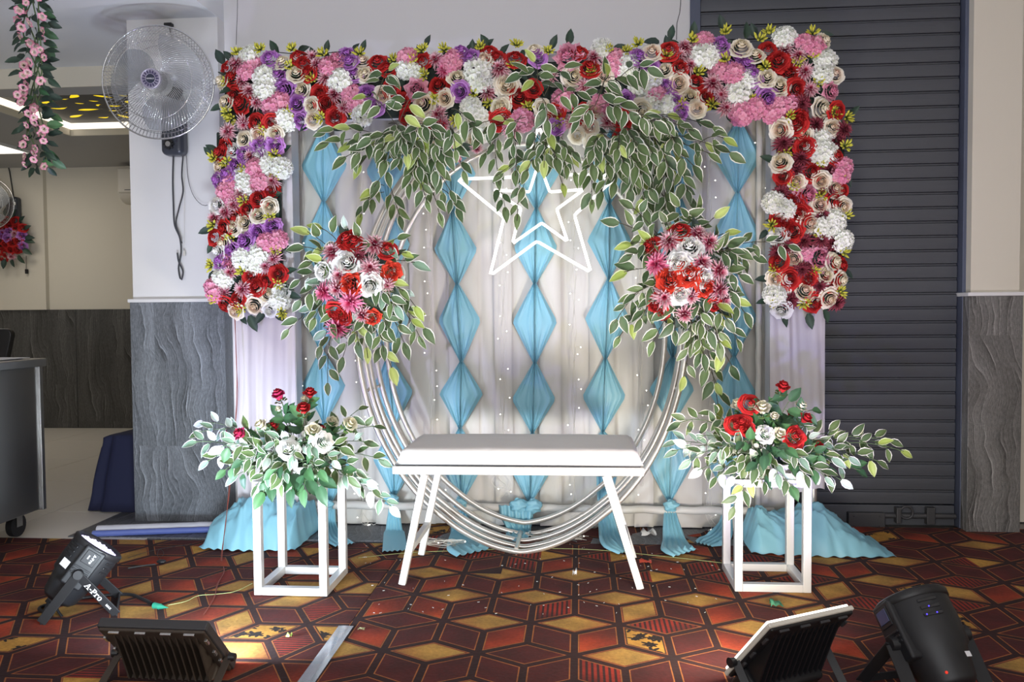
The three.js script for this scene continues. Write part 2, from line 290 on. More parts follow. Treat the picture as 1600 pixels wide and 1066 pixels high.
// ---------- carpet ----------
const CW = 0.303, CS = CW / Math.sqrt(3), CROW = 1.5 * CS, NX = 10, NZ = 12;
const carpetCanvas = (() => {
  const S = 2048, cv = document.createElement('canvas'); cv.width = S; cv.height = S;
  const c = cv.getContext('2d'), kx = S / (NX * CW), kz = S / (NZ * CROW);
  c.fillStyle = '#2a0b0d'; c.fillRect(0, 0, S, S);
  const poly = (q) => { c.beginPath(); q.forEach(([x, z], i) => (i ? c.lineTo(x * kx, z * kz) : c.moveTo(x * kx, z * kz))); c.closePath(); };
  const inset = (q, d) => {
    const n = q.length, out = [];
    const ed = q.map((a, i) => { const b = q[(i + 1) % n], dx = b[0] - a[0], dz = b[1] - a[1], l = Math.hypot(dx, dz), nx = -dz / l, nz = dx / l; return [a[0] + nx * d, a[1] + nz * d, dx, dz]; });
    for (let i = 0; i < n; i++) { const p = ed[(i + n - 1) % n], r = ed[i], den = p[2] * r[3] - p[3] * r[2], t = ((r[0] - p[0]) * r[3] - (r[1] - p[1]) * r[2]) / den; out.push([p[0] + p[2] * t, p[1] + p[3] * t]); }
    return out;
  };
  const face = (q, top) => {
    const area = q.reduce((s, a, i) => { const b = q[(i + 1) % 4]; return s + a[0] * b[1] - b[0] * a[1]; }, 0); if (area < 0) q = q.slice().reverse();
    const x = rnd();
    const kind = top ? (x < 0.5 ? 'gold' : x < 0.68 ? 'dark' : x < 0.85 ? 'stripe' : 'red') : x < 0.5 ? 'dark' : x < 0.74 ? 'red' : x < 0.82 ? 'stripe' : x < 0.92 ? 'gold' : 'flower';
    poly(inset(q, 0.0115)); c.fillStyle = '#a4622e'; c.fill();
    poly(inset(q, 0.0155)); c.fillStyle = kind === 'gold' ? '#5a1512' : '#3a0f10'; c.fill();
    const f = inset(q, kind === 'gold' ? 0.0185 : 0.0165); poly(f);
    const xs = f.map((p) => p[0] * kx), zs = f.map((p) => p[1] * kz), x0 = Math.min(...xs), x1 = Math.max(...xs), z0 = Math.min(...zs), z1 = Math.max(...zs);
    const flip = rnd() < 0.5, gr = c.createLinearGradient(flip ? x0 : x1, z0, flip ? x1 : x0, z1);
    const stops = { gold: ['#a5803f', '#a67e3c', '#94592a'], dark: ['#43100f', '#481211', '#5a1512'], red: ['#47150d', '#862a10', '#ad4219'], stripe: ['#8f2716', '#8a2415', '#3a1210'], flower: ['#b07f33', '#b98838', '#a8742e'] }[kind];
    gr.addColorStop(0, stops[0]); gr.addColorStop(0.55, stops[1]); gr.addColorStop(1, stops[2]); c.fillStyle = gr; c.fill();
    c.save(); poly(f); c.clip();
    if (kind === 'stripe') { c.fillStyle = '#33100f'; for (let s = x0; s < x1; s += 11.5) c.fillRect(s, z0, 5, z1 - z0); if (top && rnd() < 0.4) { poly([f[0], f[1], f[2]]); c.fillStyle = '#b88a3a'; c.fill(); } }
    if (kind === 'flower') {
      c.fillStyle = '#1a0d0c';
      for (let k = 0; k < 9; k++) { const cx = x0 + rnd() * (x1 - x0), cz = z0 + rnd() * (z1 - z0), n = 5 + Math.floor(rnd() * 4), a0 = rnd() * 6; for (let i = 0; i < n; i++) { const a = a0 + i * 6.283 / n, l = 9 + rnd() * 14; c.beginPath(); c.ellipse(cx + Math.cos(a) * l * 0.5, cz + Math.sin(a) * l * 0.5, l * 0.55, 2.6 + rnd() * 2, a, 0, 6.3); c.fill(); } }
      c.strokeStyle = '#1a0d0c'; c.lineWidth = 4; poly(f); c.stroke();
    }
    c.restore();
  };
  for (let r = 0; r < NZ; r++) for (let k = 0; k < NX; k++) {
    const q = seed;
    for (const [ox, oz] of [[0, 0], [-NX * CW, 0], [NX * CW, 0], [0, -NZ * CROW], [0, NZ * CROW]]) {   // repeats across the border of the texture
      const X = k * CW + (r % 2) * CW / 2 + ox, Z = r * CROW + oz; seed = q;
      const T = [X, Z - CS / 2], R = [X + CW / 2, Z], L = [X - CW / 2, Z], C = [X, Z + CS / 2], R2 = [X + CW / 2, Z + CS], L2 = [X - CW / 2, Z + CS], B = [X, Z + 1.5 * CS];
      face([T, R, C, L], true); face([C, R, R2, B], false); face([L, C, B, L2], false);
    }
  }
  const im = c.getImageData(0, 0, S, S), d = im.data;
  for (let y = 0; y < S; y++) for (let x = 0; x < S; x++) { const o = (y * S + x) * 4, n = 1 + 0.16 * (rnd() - 0.5) + 0.22 * noise3.noise(x / 60, y / 60, 2) + 0.1 * noise3.noise(x / 9, y / 9, 4); for (let k = 0; k < 3; k++) d[o + k] = Math.min(255, d[o + k] * n); }
  c.putImageData(im, 0, 0);
  return cv;
})();
const carpetMap = new THREE.CanvasTexture(carpetCanvas); carpetMap.colorSpace = THREE.SRGBColorSpace; carpetMap.wrapS = carpetMap.wrapT = THREE.RepeatWrapping;
const pileBump = dataTex(512, 512, (x, y) => 128 + 110 * (rnd() - 0.5) + 40 * noise3.noise(x / 5, y / 5, 1));
M.carpet = std([0.95, 0.95, 0.95], 0.95, 0, { map: carpetMap, bumpMap: pileBump, bumpScale: 0.002 });
{
  const o = fl(782.8, 898.4), seamA = fl(640, 845), seamB = fl(545, 980), W = NX * CW, H = NZ * CROW;
  const seamX = (z) => seamA.x + (z - seamA.z) * (seamB.x - seamA.x) / (seamB.z - seamA.z);
  const sheet = (name, x0, x1, z0, z1, y, uv, label) => {
    const nx = 40, nz = 40, g = new Grid();
    const P0 = (u, v, yy) => { const z = z0(u) + (z1 - z0(u)) * v, a = x0(z), b = x1(z), x = a + (b - a) * u; const lift = yy > 0 ? 0.0012 * noise3.noise(x * 3, z * 3, 1) : 0; return [x, yy + lift, z, 1, 1, 1, ...uv(x, z)]; };
    g.add(nx, nz, (u, v) => P0(u, v, y));
    for (const e of [(u) => [u, 0], (u) => [u, 1], (u) => [0, u], (u) => [1, u]]) g.add(nx, 1, (u, v) => P0(...e(u), v ? -0.006 : y));
    return solo(name, g.done(false), M.carpet, label, 'carpet', V(0.2, 0, -2));
  };
  sheet('carpet', (z) => seamX(z), () => 3.9, () => -4.17, 3.9, 0.004, (x, z) => [(x - o.x) / W, 1 - (z - o.z) / H], 'large carpet with red and gold cube pattern, lying under the white bench');
  const le = fl(160, 843).z;
  sheet('carpet', () => -3.4, (z) => seamX(z) - 0.004, () => le, 3.9, 0.001, (x, z) => [(z - o.z) / W + 0.31, 1 - (x + 1.2) / H], 'second carpet strip, its cube pattern turned sideways, left of the taped seam');
  // clear tape over the seam
  const a = fl(545, 982), n = 24, tp = new Grid();
  tp.add(4, n, (u, v) => { const z = a.z + v * 1.6, x = seamX(z) + (u - 0.5) * 0.052 - 0.006; return [x, 0.0085 + 0.0026 * noise3.noise(u * 5, v * 34, 2), z]; });
  tp.add(4, n, (u, v) => { const z = a.z + v * 1.6, x = seamX(z) + (u - 0.5) * 0.052 - 0.006; return [x, 0.0079 + 0.0026 * noise3.noise(u * 5, v * 34, 2), z]; });
  solo('tape_strip', tp.done(false), new THREE.MeshPhysicalMaterial({ color: col([0.72, 0.75, 0.82]), roughness: 0.2, transmission: 0.78, thickness: 0, side: THREE.DoubleSide }), 'shiny clear plastic tape stuck over the carpet seam in the foreground', 'tape', V(seamX(a.z), 0.006, a.z));
}

// ---------- backdrop ----------
const ZI = -4.08, ZG = -3.87;                                 // inner curtain, front panels
{
  const xl = P(455, 400, ZI).x, xr = P(1207, 400, ZI).x, gl = P(362, 500, ZG).x, gr = P(1291, 500, ZG).x;
  const il = P(456, 400, ZG).x, ir = P(1205, 400, ZG).x, top = 2.22;
  // pipe stand
  const st = thing('backdrop_stand', 'pipe frame wrapped in white cloth that carries the flower backdrop and its curtain', 'backdrop stand', V((gl + gr) / 2, 0, ZI));
  const yb = P(900, 793, ZI + 0.05).y;
  const wrap = (a, b, r) => { const d = b.clone().sub(a), n = Math.ceil(d.length() / 0.02), g = new Grid(), m = frameOf(d, V(0, 0, 1)).setPosition(a), L = d.length(); g.add(14, n, (u, v) => { const an = u * Math.PI * 2, k = r * (1 + 0.1 * Math.sin(an + v * L * 40) + 0.16 * noise3.noise(v * L * 9, Math.cos(an), 3)); const q = V(Math.cos(an) * k, v * L, Math.sin(an) * k).applyMatrix4(m); return [q.x, q.y, q.z]; }); return g.done(false); };
  part(st, 'bottom_pipe', wrap(V(xl - 0.02, yb, ZI + 0.05), V(xr, yb - 0.01, ZI + 0.05), 0.019), M.curtain);
  part(st, 'upright', wrap(V(ir - 0.02, 0.02, ZI + 0.048), V(ir - 0.02, top, ZI + 0.048), 0.014), M.curtain);
  part(st, 'upright', rod(V(xl - 0.026, 0, ZI - 0.01), V(xl - 0.026, top, ZI - 0.01), 0.014), M.darkGrey);
  for (const x of [gl + 0.03, gr - 0.03]) part(st, 'upright', rod(V(x, 0, ZG - 0.075), V(x, top + 0.03, ZG - 0.075), 0.014), M.silver);
  part(st, 'top_pipe', rod(V(gl, top + 0.03, ZG - 0.075), V(gr, top + 0.03, ZG - 0.075), 0.014), M.silver);
  for (const x of [gl + 0.03, gr - 0.03]) part(st, 'foot', rbox(x - 0.02, x + 0.02, 0.004, 0.02, ZG - 0.2, ZG + 0.02), M.silver);
  // pleated inner curtain
  const pl = []; let x = xl; while (x < xr) { const w = rr(0.07, 0.15); pl.push([x, x + w, pl.length % 2 ? 0 : rr(0.018, 0.034), rr(-0.014, 0.014)]); x += w; }
  const cg = new Grid(), prof = []; for (const [a, b, d, s] of pl) { prof.push([a + 0.001, d], [a * 0.7 + b * 0.3, d + s * 0.7], [a * 0.35 + b * 0.65, d + s], [b - 0.001, d + s * 0.4]); }
  cg.add(prof.length - 1, 26, (u, v) => { const [px, pz] = prof[Math.round(u * (prof.length - 1))], y = 0.01 + v * (top - 0.01); return [px + 0.004 * noise3.noise(px * 6, y * 1.5, 1), y, ZI - 0.03 + pz * (0.75 + 0.25 * v) + 0.008 * noise3.noise(px * 4, y * 2.2, 5)]; });
  solo('pleated_curtain', cg.done(false), M.curtain, 'white pleated curtain hanging to the floor behind the blue diamond drapes', 'curtain', V((xl + xr) / 2, 0, ZI));
  // satin panels under the two hanging garlands
  const satin = (x0, x1, y0, skew, label) => {
    const g = new Grid(), n = 44;
    g.add(n, 40, (u, v) => { const y = y0 + v * (top - y0), q = u + skew * (1 - v) * 0.55, f = 0.005 * Math.sin(q * 15 + 5 * fbm(u * 2, v * 2, 1, 2)) + 0.002 * Math.sin(q * 43 + v * 4) + 0.016 * fbm(u * 3, v * 3, 6, 3); return [x0 + (x1 - x0) * u + 0.01 * (1 - v) * Math.sin(u * 9), y + (v === 0 ? 0.012 * Math.sin(u * 9) : 0), ZG - 0.02 + f]; });
    g.add(1, 40, (u, v) => [x0 < 0 ? x1 : x0, y0 + v * (top - y0), ZG - 0.02 - u * 0.1]);
    return solo('satin_panel', g.done(false), M.satin, label, 'curtain panel', V((x0 + x1) / 2, y0, ZG), 'satin side panels');
  };
  satin(gl, il, P(410, 808, ZG).y, 0.5, 'pale satin side panel below the left flower column, beside the stone pillar');
  satin(ir, gr, P(1250, 768, ZG).y, -0.6, 'pale lavender satin side panel below the right flower column, beside the shutter');
  // header cloth along the top, with a loose swag below the flowers
  const hd = new Grid();
  hd.add(90, 10, (u, v) => { const xx = gl + 0.01 + (gr - gl - 0.02) * u, y = 2.0 - 0.02 * Math.sin(u * 40) ** 2 + v * 0.27; return [xx, y + 0.01 * noise3.noise(u * 20, v, 2), ZG - 0.012 + 0.01 * fbm(u * 24, v * 3, 4, 3)]; });
  hd.add(90, 2, (u, v) => [gl + 0.01 + (gr - gl - 0.02) * u, 2.0 - 0.02 * Math.sin(u * 40) ** 2 + 0.01 * noise3.noise(u * 20, 0, 2), ZG - 0.012 - v * 0.045]);
  hd.add(90, 2, (u, v) => [gl + 0.01 + (gr - gl - 0.02) * u, 2.27, ZG - 0.012 - v * 0.1]);
  solo('header_cloth', hd.done(false), M.satin, 'white header cloth stretched along the top of the backdrop behind the flowers', 'cloth', V((gl + gr) / 2, 2, ZG));
}
// ---------- blue diamond drapes: one strip each, pinched into diamonds, with a tail on the floor ----------
function diamondGeo(a, b, hw, z, jit) {
  const g = new Grid(), n = 40, m = 16;
  g.add(n, m, (u, v) => {
    const s = u * 2 - 1, k = Math.max(0, 1 - Math.abs(2 * v - 1 + jit) / (1 + Math.abs(jit) * Math.sign((2 * v - 1) * jit || 1))), w = 0.009 + (hw - 0.009) * Math.min(1, k * 1.02), q = Math.sign(s) * Math.abs(s) ** 1.35;
    const edge = Math.max(0, Math.abs(s) - 0.86) / 0.14;
    const pleat = Math.cos(s * 15.7) * (0.0048 - 0.0034 * k) + Math.exp(-s * s * 60) * 0.007 * Math.cos(s * 60) + 0.004 * Math.cos(s * 31) * (1 - k) + 0.0022 * Math.cos(s * 22 + v * 2) * Math.exp(-s * s * 4) - edge * 0.008 + 0.004 * Math.exp(-(((Math.abs(s) - 0.84) / 0.05) ** 2));
    return [a.x + (b.x - a.x) * v + w * q, a.y + (b.y - a.y) * v, z + pleat + 0.016 * k * (1 - s * s) + 0.006 * (1 - k)];
  });
  return g.done(false);
}
function stripGeo(pts, n = 20, folds = 5) {             // pts: [Vector3 centre, half width, depth of folds]
  const c = new THREE.CatmullRomCurve3(pts.map((p) => p[0])), g = new Grid(), m = pts.length * 5;
  g.add(n, m, (u, v) => {
    const f = v * (pts.length - 1), i = Math.min(pts.length - 2, Math.floor(f)), t = f - i, w = pts[i][1] + (pts[i + 1][1] - pts[i][1]) * t, d = pts[i][2] + (pts[i + 1][2] - pts[i][2]) * t;
    const p = c.getPoint(v), s = u * 2 - 1, tg = c.getTangent(v), k = Math.min(1, Math.max(0, (0.75 - Math.abs(tg.y)) / 0.5)), hl = Math.hypot(tg.x, tg.z) || 1;
    const wd = V(1 - k, 0, 0).addScaledVector(V(tg.z / hl, 0, -tg.x / hl).multiplyScalar(tg.z < 0 ? -1 : 1), k).normalize(), r = d * Math.cos(s * Math.PI * folds) + d * 0.6 * noise3.noise(s * 3, v * 5, p.x * 3), q = p.clone().addScaledVector(wd, w * s).add(V(0, r * 0.8 * k, r * (1 - k)));
    return [q.x, Math.max(0.009, q.y), q.z];
  });
  return g.done(false);
}
const knotGeo = (p, r) => { const g = new Grid(); g.add(28, 16, (u, v) => { const a = u * 6.2832, e = (v - 0.5) * 3.1, k = r * (1 + 0.16 * Math.sin(a * 2 + e * 5) + 0.25 * noise3.noise(Math.cos(a) * 1.6 + p.x * 9, e * 2, Math.sin(a) * 1.6)); return [p.x + Math.cos(a) * Math.cos(e) * k * 1.15, p.y + Math.sin(e) * k * 0.85, p.z + Math.sin(a) * Math.cos(e) * k * 0.8]; }); return g.done(false); };
{
  const ZD = ZI + 0.012;
  const cols = [
    ['first', 'left edge of the curtain', [[505, 198], [506, 315], [503, 437], [502, 547], [507, 658], [517, 784]], 0.115],
    ['second', 'behind the left bouquet', [[606, 205], [607, 322], [605, 441], [607, 556], [616, 664], [616, 776]], 0.108],
    ['third', 'just left of the star', [[705, 212], [708, 331], [714.5, 444], [721, 565], [719, 669], [722, 781]], 0.108],
    ['fourth', 'behind the neon stars', [[838, 208], [838, 326], [835.5, 443], [835.6, 567], [832, 676], [828, 786]], 0.107],
    ['fifth', 'just right of the star', [[955, 204], [952, 318], [951.5, 435], [946, 560.5], [942, 674], [948, 745]], 0.104],
    ['sixth', 'behind the right bouquet', [[1062, 192], [1062, 308], [1056, 433], [1050.5, 557.5], [1049, 664], [1045.6, 785]], 0.106],
    ['seventh', 'right edge of the curtain', [[1154, 187], [1152, 301], [1149, 431], [1147, 557], [1144, 668], [1140, 778]], 0.108],
  ];
  const at = (x, y, h = 0.012) => { const p = fl(x, y, h); return V(p.x, h, p.z); };
  const tails = [
    (p) => [[p, 0.02, 0.008], [P(516, 815, ZD + 0.03), 0.028, 0.008], [at(524, 840, 0.02), 0.05, 0.008], [at(540, 851), 0.05, 0.004]],
    (p) => [[p, 0.02, 0.008], [P(615, 815, ZD + 0.06), 0.036, 0.007], [P(616, 845, ZD + 0.14), 0.05, 0.006], [at(617, 861), 0.056, 0.004]],
    (p) => [[p, 0.018, 0.008], [P(719, 815, ZD + 0.07), 0.045, 0.01], [P(722, 842, ZD + 0.12), 0.055, 0.012], [at(728, 855, 0.02), 0.085, 0.012], [at(742, 863), 0.1, 0.008]],
    (p) => [[P(806, 790, ZD + 0.07), 0.085, 0.012], [P(807, 810, ZD + 0.085), 0.08, 0.014], [P(810, 826, ZD + 0.09), 0.06, 0.012], [at(813, 837, 0.02), 0.065, 0.01], [at(822, 841), 0.085, 0.006]],
    (p) => [[p, 0.05, 0.008], [P(945, 785, ZD + 0.07), 0.034, 0.01], [P(950, 825, ZD + 0.13), 0.045, 0.01], [at(962, 850, 0.03), 0.06, 0.01], [at(980, 862), 0.05, 0.006]],
    (p) => [[p, 0.02, 0.008], [P(1049, 815, ZD + 0.1), 0.038, 0.01], [P(1054, 842, ZD + 0.2), 0.055, 0.012], [at(1062, 858, 0.025), 0.08, 0.012], [at(1072, 864), 0.09, 0.008]],
    (p) => [[p, 0.02, 0.008], [P(1135, 812, ZD + 0.05), 0.03, 0.008], [at(1122, 838, 0.03), 0.06, 0.014], [at(1108, 846, 0.015), 0.07, 0.012], [at(1098, 850), 0.05, 0.006]],
  ];
  cols.forEach(([ord, where, px, hw], i) => {
    const pts = px.map(([x, y]) => P(x, y, ZD));
    const t = thing('diamond_drape', `light blue drape pinched into diamonds, ${ord} from the left, ${where}`, 'drape', V(pts[5].x, 0, ZD), 'blue diamond drapes');
    for (let k = 0; k < 5; k++) part(t, 'diamond', diamondGeo(pts[k], pts[k + 1], hw * (k ? 1 : 1.04) * rr(0.97, 1.03), ZD, rr(-0.06, 0.06)), M.blue);
    part(t, 'tail', stripGeo(tails[i](pts[5])), M.blue);
    part(t, 'knot', i === 3 ? [knotGeo(V(pts[5].x + 0.02, pts[5].y, ZD + 0.07), 0.038), knotGeo(V(pts[5].x - 0.05, pts[5].y + 0.005, ZD + 0.075), 0.036)] : knotGeo(V(pts[5].x, pts[5].y, ZD + (i === 4 ? 0.0 : 0.07)), i === 4 ? 0.02 : 0.03), M.blue);
  });
}
// heaps of the same cloth over boxes on the floor
function heap(x0, x1, z0, z1, prof, label) {
  const g = new Grid(), nx = 84, nz = 40;
  g.add(nx, nz, (u, v) => {
    const x = x0 + (x1 - x0) * u, pr = prof(u), front = 1 - v;                       // v = 0 at the back, 1 at the front hem
    const wv = fbm(u * 4.2, v * 2.1, x0 * 3, 3), rid = Math.abs(noise3.noise(u * 4 + v * 1.6, v * 0.9 + u, x0)) ;
    const dome = Math.min(1, Math.min(u, 1 - u) * 14) * (v > 0.55 ? Math.cos((v - 0.55) / 0.45 * Math.PI / 2) ** 0.7 : 0.82 + 0.18 * Math.sin(v / 0.55 * Math.PI / 2));
    const cr = (1 - Math.abs(noise3.noise(u * 5.3 - v * 3.4, v * 1.7 + u * 2, x0 + 5))) ** 7 + 0.7 * (1 - Math.abs(noise3.noise(u * 3.1 + v * 4.6, v * 2 - u, x0 + 9))) ** 9, h = pr[0] * dome * (0.86 + 0.2 * wv - 0.14 * rid + 0.1 * cr) + 0.004 * Math.cos(u * 55 + wv * 9) * dome;
    const zz = z0 + (z1 - z0) * v * pr[1] + 0.02 * noise3.noise(u * 9, v * 2, 3) * v;
    return [x + 0.015 * noise3.noise(v * 4, u * 5, 8), Math.max(0.009 + 0.004 * Math.sin(u * 60), h), zz];
  });
  return solo('draped_cloth', g.done(false), M.blue, label, 'cloth', V((x0 + x1) / 2, 0, (z0 + z1) / 2), 'heaps of blue cloth at the foot of the backdrop');
}
{
  const a = fl(310, 858), b = fl(492, 862);
  heap(a.x, P(486, 840, -3.85).x, -4.0, b.z + 0.03, (u) => [0.09 + 0.14 * Math.min(1, u * 2.2) + 0.04 * Math.sin(u * 5), 0.93 + 0.07 * Math.sin(u * 3)], 'blue satin cloth heaped on the floor behind the left white stand');
  const c = fl(1170, 870), d = fl(1404, 875);
  heap(P(1166, 840, -3.8).x, d.x, -3.98, c.z + 0.02, (u) => [u < 0.55 ? 0.205 - 0.05 * Math.sin(u * 6) ** 2 : Math.max(0.02, 0.2 - (u - 0.55) * 0.46), 0.86 + 0.12 * Math.sin(u * 2.5)], 'blue satin cloth heaped behind the right white stand, its end trailing towards the shutter');
}

// ---------- flowers ----------
function petalTo(g, R, H, flare, span, phi, cIn, cOut, wob, z0 = 0, curl = 0.25, base = 0.4) {
  const ph = rnd() * 9;
  g.add(4, 4, (u, v) => {
    const s = u * 2 - 1, vv = v * (1 - 0.16 * s * s * v), a = phi + s * span * (0.4 + 0.6 * Math.sin(Math.PI * (0.12 + 0.55 * v)));
    const r = R * (base + (1 - base) * vv ** 0.8) + flare * vv ** 3 + wob * 0.05 * Math.sin(ph + s * 4) * v, z = z0 + H * (base * 0.85 + (1 - base * 0.85) * Math.sin(vv * 1.5)) - curl * flare * vv ** 4 * 2 + wob * 0.06 * Math.sin(ph * 2 + s * 5) * v;
    return [r * Math.cos(a), r * Math.sin(a), z, ...mix(cIn, cOut, v ** 1.3)];
  });
}
function roseGeo(cIn, cMid, cOut, open = 1, wob = 1) {
  const g = new Grid(), L = [[3, 0.15, 0.7, -0.07, 1.3], [4, 0.28, 0.68, -0.08, 1.1], [5, 0.43, 0.62, -0.06, 0.95], [5, 0.6, 0.52, -0.02, 0.9], [6, 0.78, 0.38, 0.05, 0.78], [6, 0.92, 0.22, 0.13, 0.7]];
  g.add(8, 4, (u, v) => { const a = u * 6.2832 + v * 2, r = 0.16 * Math.cos(v * 1.5); return [r * Math.cos(a), r * Math.sin(a), 0.45 + 0.24 * Math.sin(v * 1.5), ...cIn]; });
  L.forEach(([n, R, H, fl_, sp], k) => { for (let i = 0; i < n; i++) petalTo(g, R * (0.72 + 0.28 * open), H * (1.25 - 0.25 * open), fl_ * open, sp, (i / n) * 6.283 + k * 0.9 + rr(-0.15, 0.15), mix(cIn, cMid, k / 5), mix(cMid, cOut, k / 5), wob, -0.05 * k, 0.25, 0.72); });
  return g.done();
}
function budGeo(c, cEdge) {                                   // a closed rose bud on its sepals, opening along +z
  const g = new Grid();
  [[3, 0.28, 1.1, 0, 1.2], [4, 0.42, 1.05, 0.04, 0.95], [4, 0.55, 0.9, 0.14, 0.85]].forEach(([n, R, H, f, sp], k) => { for (let i = 0; i < n; i++) petalTo(g, R, H, f, sp, (i / n) * 6.283 + k, c, mix(c, cEdge, k / 2), 0.8, -0.1 * k); });
  for (let i = 0; i < 5; i++) petalTo(g, 0.5, 0.3, 0.12, 0.5, i * 1.2566, [0.1, 0.2, 0.05], [0.14, 0.26, 0.08], 0.3, -0.3);
  return g.done();
}
function hydrangeaGeo(cIn, cOut, tint) {
  const g = new Grid(), N = 34;
  for (let k = 0; k < N; k++) {
    const t = (k + 0.5) / N, th = Math.acos(1 - t * 1.05), ph = k * 2.39996, c = V(Math.sin(th) * Math.cos(ph) * 0.82, Math.sin(th) * Math.sin(ph) * 0.82, Math.cos(th) * 0.66 + rr(-0.06, 0.06)), n = V(c.x, c.y, c.z * 1.3 + 0.2).normalize();
    const q = new THREE.Quaternion().setFromUnitVectors(V(0, 0, 1), n), a0 = rnd() * 6, sc = rr(0.25, 0.34), tc = rnd() < 0.35 ? tint : cOut;
    for (let i = 0; i < 4; i++) {
      const a = a0 + i * 1.5708, b = rr(0.03, 0.14);
      g.add(2, 2, (u, v) => { const s = u * 2 - 1, w = 0.62 * Math.sin(Math.PI * (0.1 + v * 0.72)), p = V(Math.cos(a) * v * sc - Math.sin(a) * s * w * sc, Math.sin(a) * v * sc + Math.cos(a) * s * w * sc, b * v * v + 0.05 * s * s * v).applyQuaternion(q).add(c); return [p.x, p.y, p.z, ...mix(cIn, tc, Math.min(1, v * 1.6))]; });
    }
  }
  return g.done();
}
function mumGeo(cBase, cTip, cCore) {
  const g = new Grid();
  [[9, 0.32, 0.62, 0.2], [12, 0.55, 0.5, 0.5], [15, 0.8, 0.32, 0.85], [18, 1, 0.1, 1.15]].forEach(([n, R, H, tilt], k) => {
    for (let i = 0; i < n; i++) {
      const a = (i / n) * 6.283 + k * 0.4 + rr(-0.12, 0.12), len = R * rr(0.86, 1.12), w = 0.075, hh = H + rr(-0.06, 0.08);
      g.add(2, 3, (u, v) => { const s = u * 2 - 1, ww = w * Math.sin(Math.PI * (0.15 + v * 0.83)) * 1.2, r = len * v, z = hh * Math.sin(v * 1.6) - 0.04 * k + 0.05 * Math.abs(s) + (k > 1 ? -0.12 * v * v : 0.1 * v); return [Math.cos(a) * r - Math.sin(a) * s * ww, Math.sin(a) * r + Math.cos(a) * s * ww, z, ...(v < 0.4 ? mix(cCore, cBase, v / 0.4) : mix(cBase, cTip, ((v - 0.4) / 0.6) ** 0.9 * (0.75 + 0.25 * Math.abs(s))))]; });
    }
  });
  return g.done();
}
function sprigGeo() {                                         // yellow-green bud sprig
  const g = new Grid(), gr = [0.05, 0.1, 0.02], ye = [0.62, 0.6, 0.07];
  for (let i = 0; i < 13; i++) {
    const ring = i < 4 ? 0.35 : 0.95, a = i * 2.4 + rr(-0.2, 0.2), d = V(Math.cos(a) * ring, Math.sin(a) * ring, 1.05 - ring * 0.5).normalize(), L = rr(0.75, 1.1), q = new THREE.Quaternion().setFromUnitVectors(V(0, 0, 1), d);
    g.add(5, 5, (u, v) => { const an = u * 6.283, r = 0.13 * (v < 0.5 ? 0.3 + v * 1.1 : 0.85) * (v > 0.8 ? (1 - v) * 4.2 + 0.16 : 1), p = V(Math.cos(an) * r, Math.sin(an) * r, v * L).applyQuaternion(q); return [p.x, p.y, p.z, ...mix(gr, ye, Math.max(0, Math.min(1, (v - 0.35) * 3.4)))]; });
  }
  return g.done();
}
function leafGeo(cIn, cEdge, w = 0.27, droop = 0.18, fold = 0.35) {  // along +y, face +z, length 1
  const g = new Grid(), S = cEdge ? [-1, -0.83, -0.78, 0, 0.78, 0.83, 1] : [-1, -0.5, 0, 0.5, 1];
  g.add(S.length - 1, 4, (u, v) => {
    const k = Math.round(u * (S.length - 1)), s = S[k], t = v, ww = w * Math.sin(Math.PI * Math.min(1, 0.06 + t * 0.94)) ** 0.75 * (1.22 - 0.5 * t), e = cEdge && Math.abs(s) > 0.8;
    const c = e ? cEdge : cIn.map((x) => x * (s === 0 ? 1.35 : 1));
    return [ww * s, t, ww * Math.abs(s) * fold - droop * t * t + 0.02 * Math.sin(t * 9) * s, ...c];
  });
  return g.done();
}
const WHITE = [0.78, 0.78, 0.67];
const LEAF = {
  ficus: [[0.052, 0.095, 0.034], [0.075, 0.12, 0.04], [0.1, 0.155, 0.05], [0.062, 0.108, 0.042]].map((c, i) => leafGeo(c, WHITE, 0.255 + 0.03 * (i % 2), 0.12 + 0.08 * i, 0.3)),
  lime: [[0.27, 0.35, 0.07], [0.36, 0.44, 0.12]].map((c) => leafGeo(c, [0.66, 0.74, 0.42], 0.26, 0.2, 0.3)),
  pale: [leafGeo([0.4, 0.5, 0.43], [0.8, 0.82, 0.78], 0.28, 0.2, 0.2), leafGeo([0.16, 0.26, 0.18], [0.8, 0.82, 0.78], 0.26, 0.2, 0.3)],
  dark: [[0.018, 0.04, 0.03], [0.025, 0.055, 0.035]].map((c) => leafGeo(c, null, 0.27, 0.2, 0.3)),
  green: [[0.05, 0.14, 0.05], [0.035, 0.1, 0.045]].map((c) => leafGeo(c, null, 0.3, 0.25, 0.25)),
};
const rep = (n, f) => Array.from({ length: n }, f);
